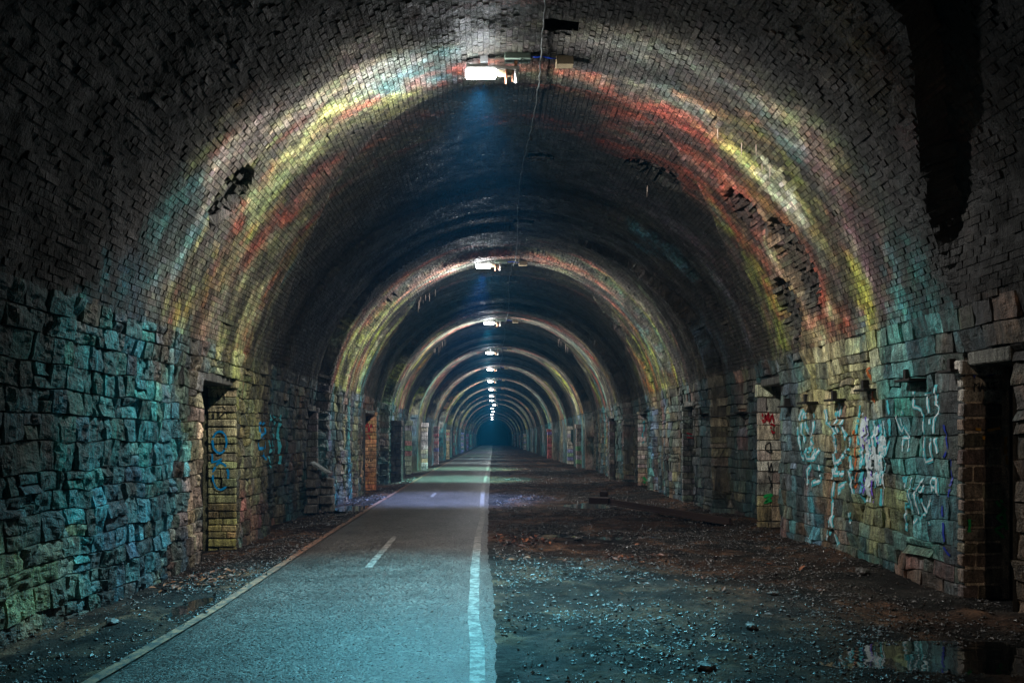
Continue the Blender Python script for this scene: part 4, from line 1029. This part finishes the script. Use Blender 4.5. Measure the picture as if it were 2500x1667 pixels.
def lamp(i, d):
    col = POOLC[i % 5] if i < 5 else POOLC[(i * 2) % 5]
    sx = [-.0, -.10, .0, -.02, -.03, -.05, .0, 0, .0, .35, .0, .2, .0, .0, .0][i]
    zc = CZ + RR + .0 - 6.46 + 6.46
    s_c = SM - .3
    zc = float(surf(s_c, d)[2])
    words = ['nearest of the row and largest', 'second from the camera', 'third from the camera', 'fourth from the camera', 'fifth from the camera'] + ['%s from the camera' % w for w in ('sixth', 'seventh', 'eighth', 'ninth', 'tenth', 'eleventh', 'twelfth', 'thirteenth', 'fourteenth', 'fifteenth')]
    t = empty('ceiling_lamp', (sx, d, 6.26), 'lit white tube lamp hanging under the vault, %s' % words[i], 'lamp', 'lamps along the crown of the tunnel')
    def P(name, mb, mat, smooth=False): return link(name, mb.mesh(name, mat, smooth), t)
    m = MB(); m.box(-.34, .34, -.045, .045, .0, .05, .008); P('housing', m, M_STEEL)
    # diffuser: lit left two thirds; slightly rounded trough
    def trough(x0, x1, name, mat, r=.062):
        m = MB(); n = 9; vs = []
        for x in (x0, x0 + .02, x1 - .02, x1):
            q = r * (.7 if x in (x0, x1) else 1)
            for k in range(n):
                a = math.pi * k / (n - 1)
                vs.append((x, math.cos(a) * q, -.002 - math.sin(a) * q * 1.6))
        fs = [(a * n + k, a * n + k + 1, (a + 1) * n + k + 1, (a + 1) * n + k) for a in range(3) for k in range(n - 1)] + [tuple(range(n)), tuple(range(3 * n, 4 * n))]
        m.poly(vs, fs); return P(name, m, mat, True)
    trough(-.345, .045, 'lit_diffuser', M_GLOW)
    trough(.05, .26, 'dead_diffuser', M_BEIGE, .042)
    m = MB(); m.box(-.335, -.06, -.03, .03, .055, .085, .008); P('upper_tray', m, M_TUBEW)
    m = MB(); m.box(-.16, -.06, -.04, .04, .09, zc - 6.26 + .0, .01); P('ballast_box', m, M_TUBEW)
    m = MB(); m.tube([(.295, 0, .05), (.295, 0, zc - 6.26)], .022, 8); P('stem', m, M_TUBEO, True)
    m = MB(); m.tube([(.295, -.02, .0), (.295, -.02, -.15)], .026, 10); P('end_cap', m, M_TUBEW, True)
    m = MB(); m.tube([(.17, -.03, .0), (.17, -.03, -.17)], [.018, .012], 8); P('drip_rod', m, M_TUBEO, True)
    m = MB(); m.tube([(.25, -.02, .0), (.25, -.02, -.14)], [.014, .01], 8); P('drip_rod', m, M_TUBEO, True)
    zz = zc - 6.26 - .02
    m = MB(); m.box(.15, .48, -.07, .07, zz - .05, zz + .03, .006); P('junction_box', m, M_PLATE)
    m = MB(); m.box(.80, 1.02, -.06, .06, zz - .12, zz - .0, .006); P('relay_box', m, M_BEIGE)
    m = MB(); m.tube([(.48, -.05, zz - .02), (.55, -.06, zz - .03), (.62, -.06, zz - .02), (.72, -.06, zz - .04), (.80, -.06, zz - .05)], .009, 6); P('blue_flex', m, M_CABLEB, True)
    m = MB(); m.tube([(.31, -.04, .05), (.34, -.06, .1), (.38, -.06, zz - .04), (.52, -.05, zz - .03)], .007, 6); P('black_flex', m, M_CABLEK, True)
    k = 1.0 if i < 6 else (.6 if i < 10 else .3)
    # its light: an all-round glow from the tube and the pool it throws on the floor
    ld = bpy.data.lights.new('tube_light', 'POINT'); ld.energy = P_TUBE * k; ld.color = (1.0, .97, .92); ld.shadow_soft_size = .09
    fan_light(ld)
    lo = bpy.data.objects.new('tube_light', ld); C.objects.link(lo); lo.parent = t; lo.location = (-.15, -.03, -.24)
    sd = bpy.data.lights.new('pool_light', 'SPOT'); sd.energy = P_POOL * (1.55 if i == 0 else 1.4) * (k if i < 4 else .35); sd.color = col; sd.spot_size = math.radians(70 if i == 0 else 60); sd.spot_blend = 1.0 if i == 0 else .8; sd.shadow_soft_size = .08
    so = bpy.data.objects.new('pool_light', sd); C.objects.link(so); so.parent = t; so.location = (-.15, -.05, -.20)
    so.rotation_euler = (math.radians(-19 if i == 0 else 0), math.radians(4 if i == 0 else 10), 0)
for i, d in enumerate(LAMPS): lamp(i, d)
# unseen warm lamp behind the photographer, its cone shaped to light the near refuge
t = empty('ceiling_lamp', (0, -11.0, 6.26), 'dim warm tube lamp behind the camera position', 'lamp')
m = MB(); m.box(-.34, .34, -.045, .045, .0, .05, .008); link('housing', m.mesh('housing', M_STEEL), t)
m = MB(); m.box(-.34, .05, -.04, .04, -.07, -.003, .01); link('diffuser', m.mesh('diffuser', M_OLDGLOW), t)
m = MB(); m.tube([(.295, 0, .05), (.295, 0, .2)], .022, 8); link('stem', m.mesh('stem', M_TUBEO), t)
ld = bpy.data.lights.new('tube_light', 'SPOT'); ld.energy = P_OLD; ld.color = (1.0, .76, .55); ld.shadow_soft_size = .1; ld.spot_size = math.radians(44); ld.spot_blend = 1.0
lo = bpy.data.objects.new('tube_light', ld); C.objects.link(lo); lo.parent = t; lo.location = (-.1, 0, -.2)
lo.rotation_euler = Vector((-2.2, -19.0, 4.6)).to_track_quat('Z', 'Y').to_euler()

# the crusted cable along the crown, with clips
def crown_cable(d0, d1, n, name_label):
    mb = MB(); pts = []
    gg = random.Random(int(d0 * 7))
    for i in range(n):
        d = d0 + (d1 - d0) * i / (n - 1)
        x = .60 + .05 * math.sin(d * .7) + gg.uniform(-.012, .012) - .002 * d
        s = SB + (math.pi - math.acos(max(-1, min(1, (x - CX) / RR)))) * RR
        h = .045 + gg.uniform(0, .03)
        q = surf(s, d, h); pts.append((float(q[0]), float(q[1]), float(q[2])))
    mb.tube(pts, [.006 + gg.uniform(0, .007) for _ in pts], 6)
    o = link('ceiling_cable', mb.mesh('ceiling_cable', M_CABLE, True), None, None, label=name_label, category='cable')
crown_cable(4, 60, 420, 'lime-crusted cable running along the crown of the vault past the lamps')
# calcite straws hanging from the vault
g = random.Random(9)
def straws(n, s, d, ds, dd, lmin, lmax, lab):
    for i in range(n):
        ss = s + g.uniform(-ds, ds); de = d + g.uniform(-dd, dd); q = [float(v) for v in surf(ss, de, -.005)]
        l = g.uniform(lmin, lmax); mb = MB(); mb.tube([(0, 0, .02), (0, 0, -l * .5), (g.uniform(-.004, .004), 0, -l)], [.006, .004, .002], 6)
        link('calcite_straw', mb.mesh('calcite_straw', M_CALCITE, True), None, q, label=lab, category='stalactite', group=lab.replace('thin pale calcite straw', 'straws'))
straws(1, 12.0, 10.4, 0, 0, .14, .16, 'thin pale calcite straw hanging alone from the red brickwork on the right')
straws(4, 12.7, 10.3, .35, .25, .10, .18, 'thin pale calcite straw hanging above the yellow patch on the right')
straws(8, 6.9, 24.2, .35, .5, .12, .34, 'thin pale calcite straw hanging from the left haunch past the second lamp')
straws(9, 6.6, 34.8, .35, .5, .12, .4, 'thin pale calcite straw hanging from the left haunch past the third lamp')
straws(6, 12.1, 34.0, .35, .5, .12, .4, 'thin pale calcite straw hanging from the right haunch past the third lamp')
straws(2, 11.4, 14.0, .3, .4, .12, .2, 'thin pale calcite straw hanging from the dark vault between the first two lamps')

# ============================================================ HAZE
me = bpy.data.meshes.new('haze')
mb = MB(); mb.box(-6.2, 6.2, -15, 237, -1.6, 8.2)
me.from_pydata(mb.v, [], mb.f)
hm = bpy.data.materials.new('haze'); hm.use_nodes = True; nt = hm.node_tree; nt.nodes.clear()
out = nt.nodes.new('ShaderNodeOutputMaterial'); pv = nt.nodes.new('ShaderNodeVolumePrincipled')
pv.inputs['Color'].default_value = (.06, .42, .80, 1); pv.inputs['Density'].default_value = HAZE_DENSITY; pv.inputs['Anisotropy'].default_value = .0
nt.links.new(pv.outputs[0], out.inputs['Volume'])
me.materials.append(hm)
if HAZE_DENSITY > 0:
    link('haze', me, kind='stuff', label='thin damp haze hanging in the tunnel air')
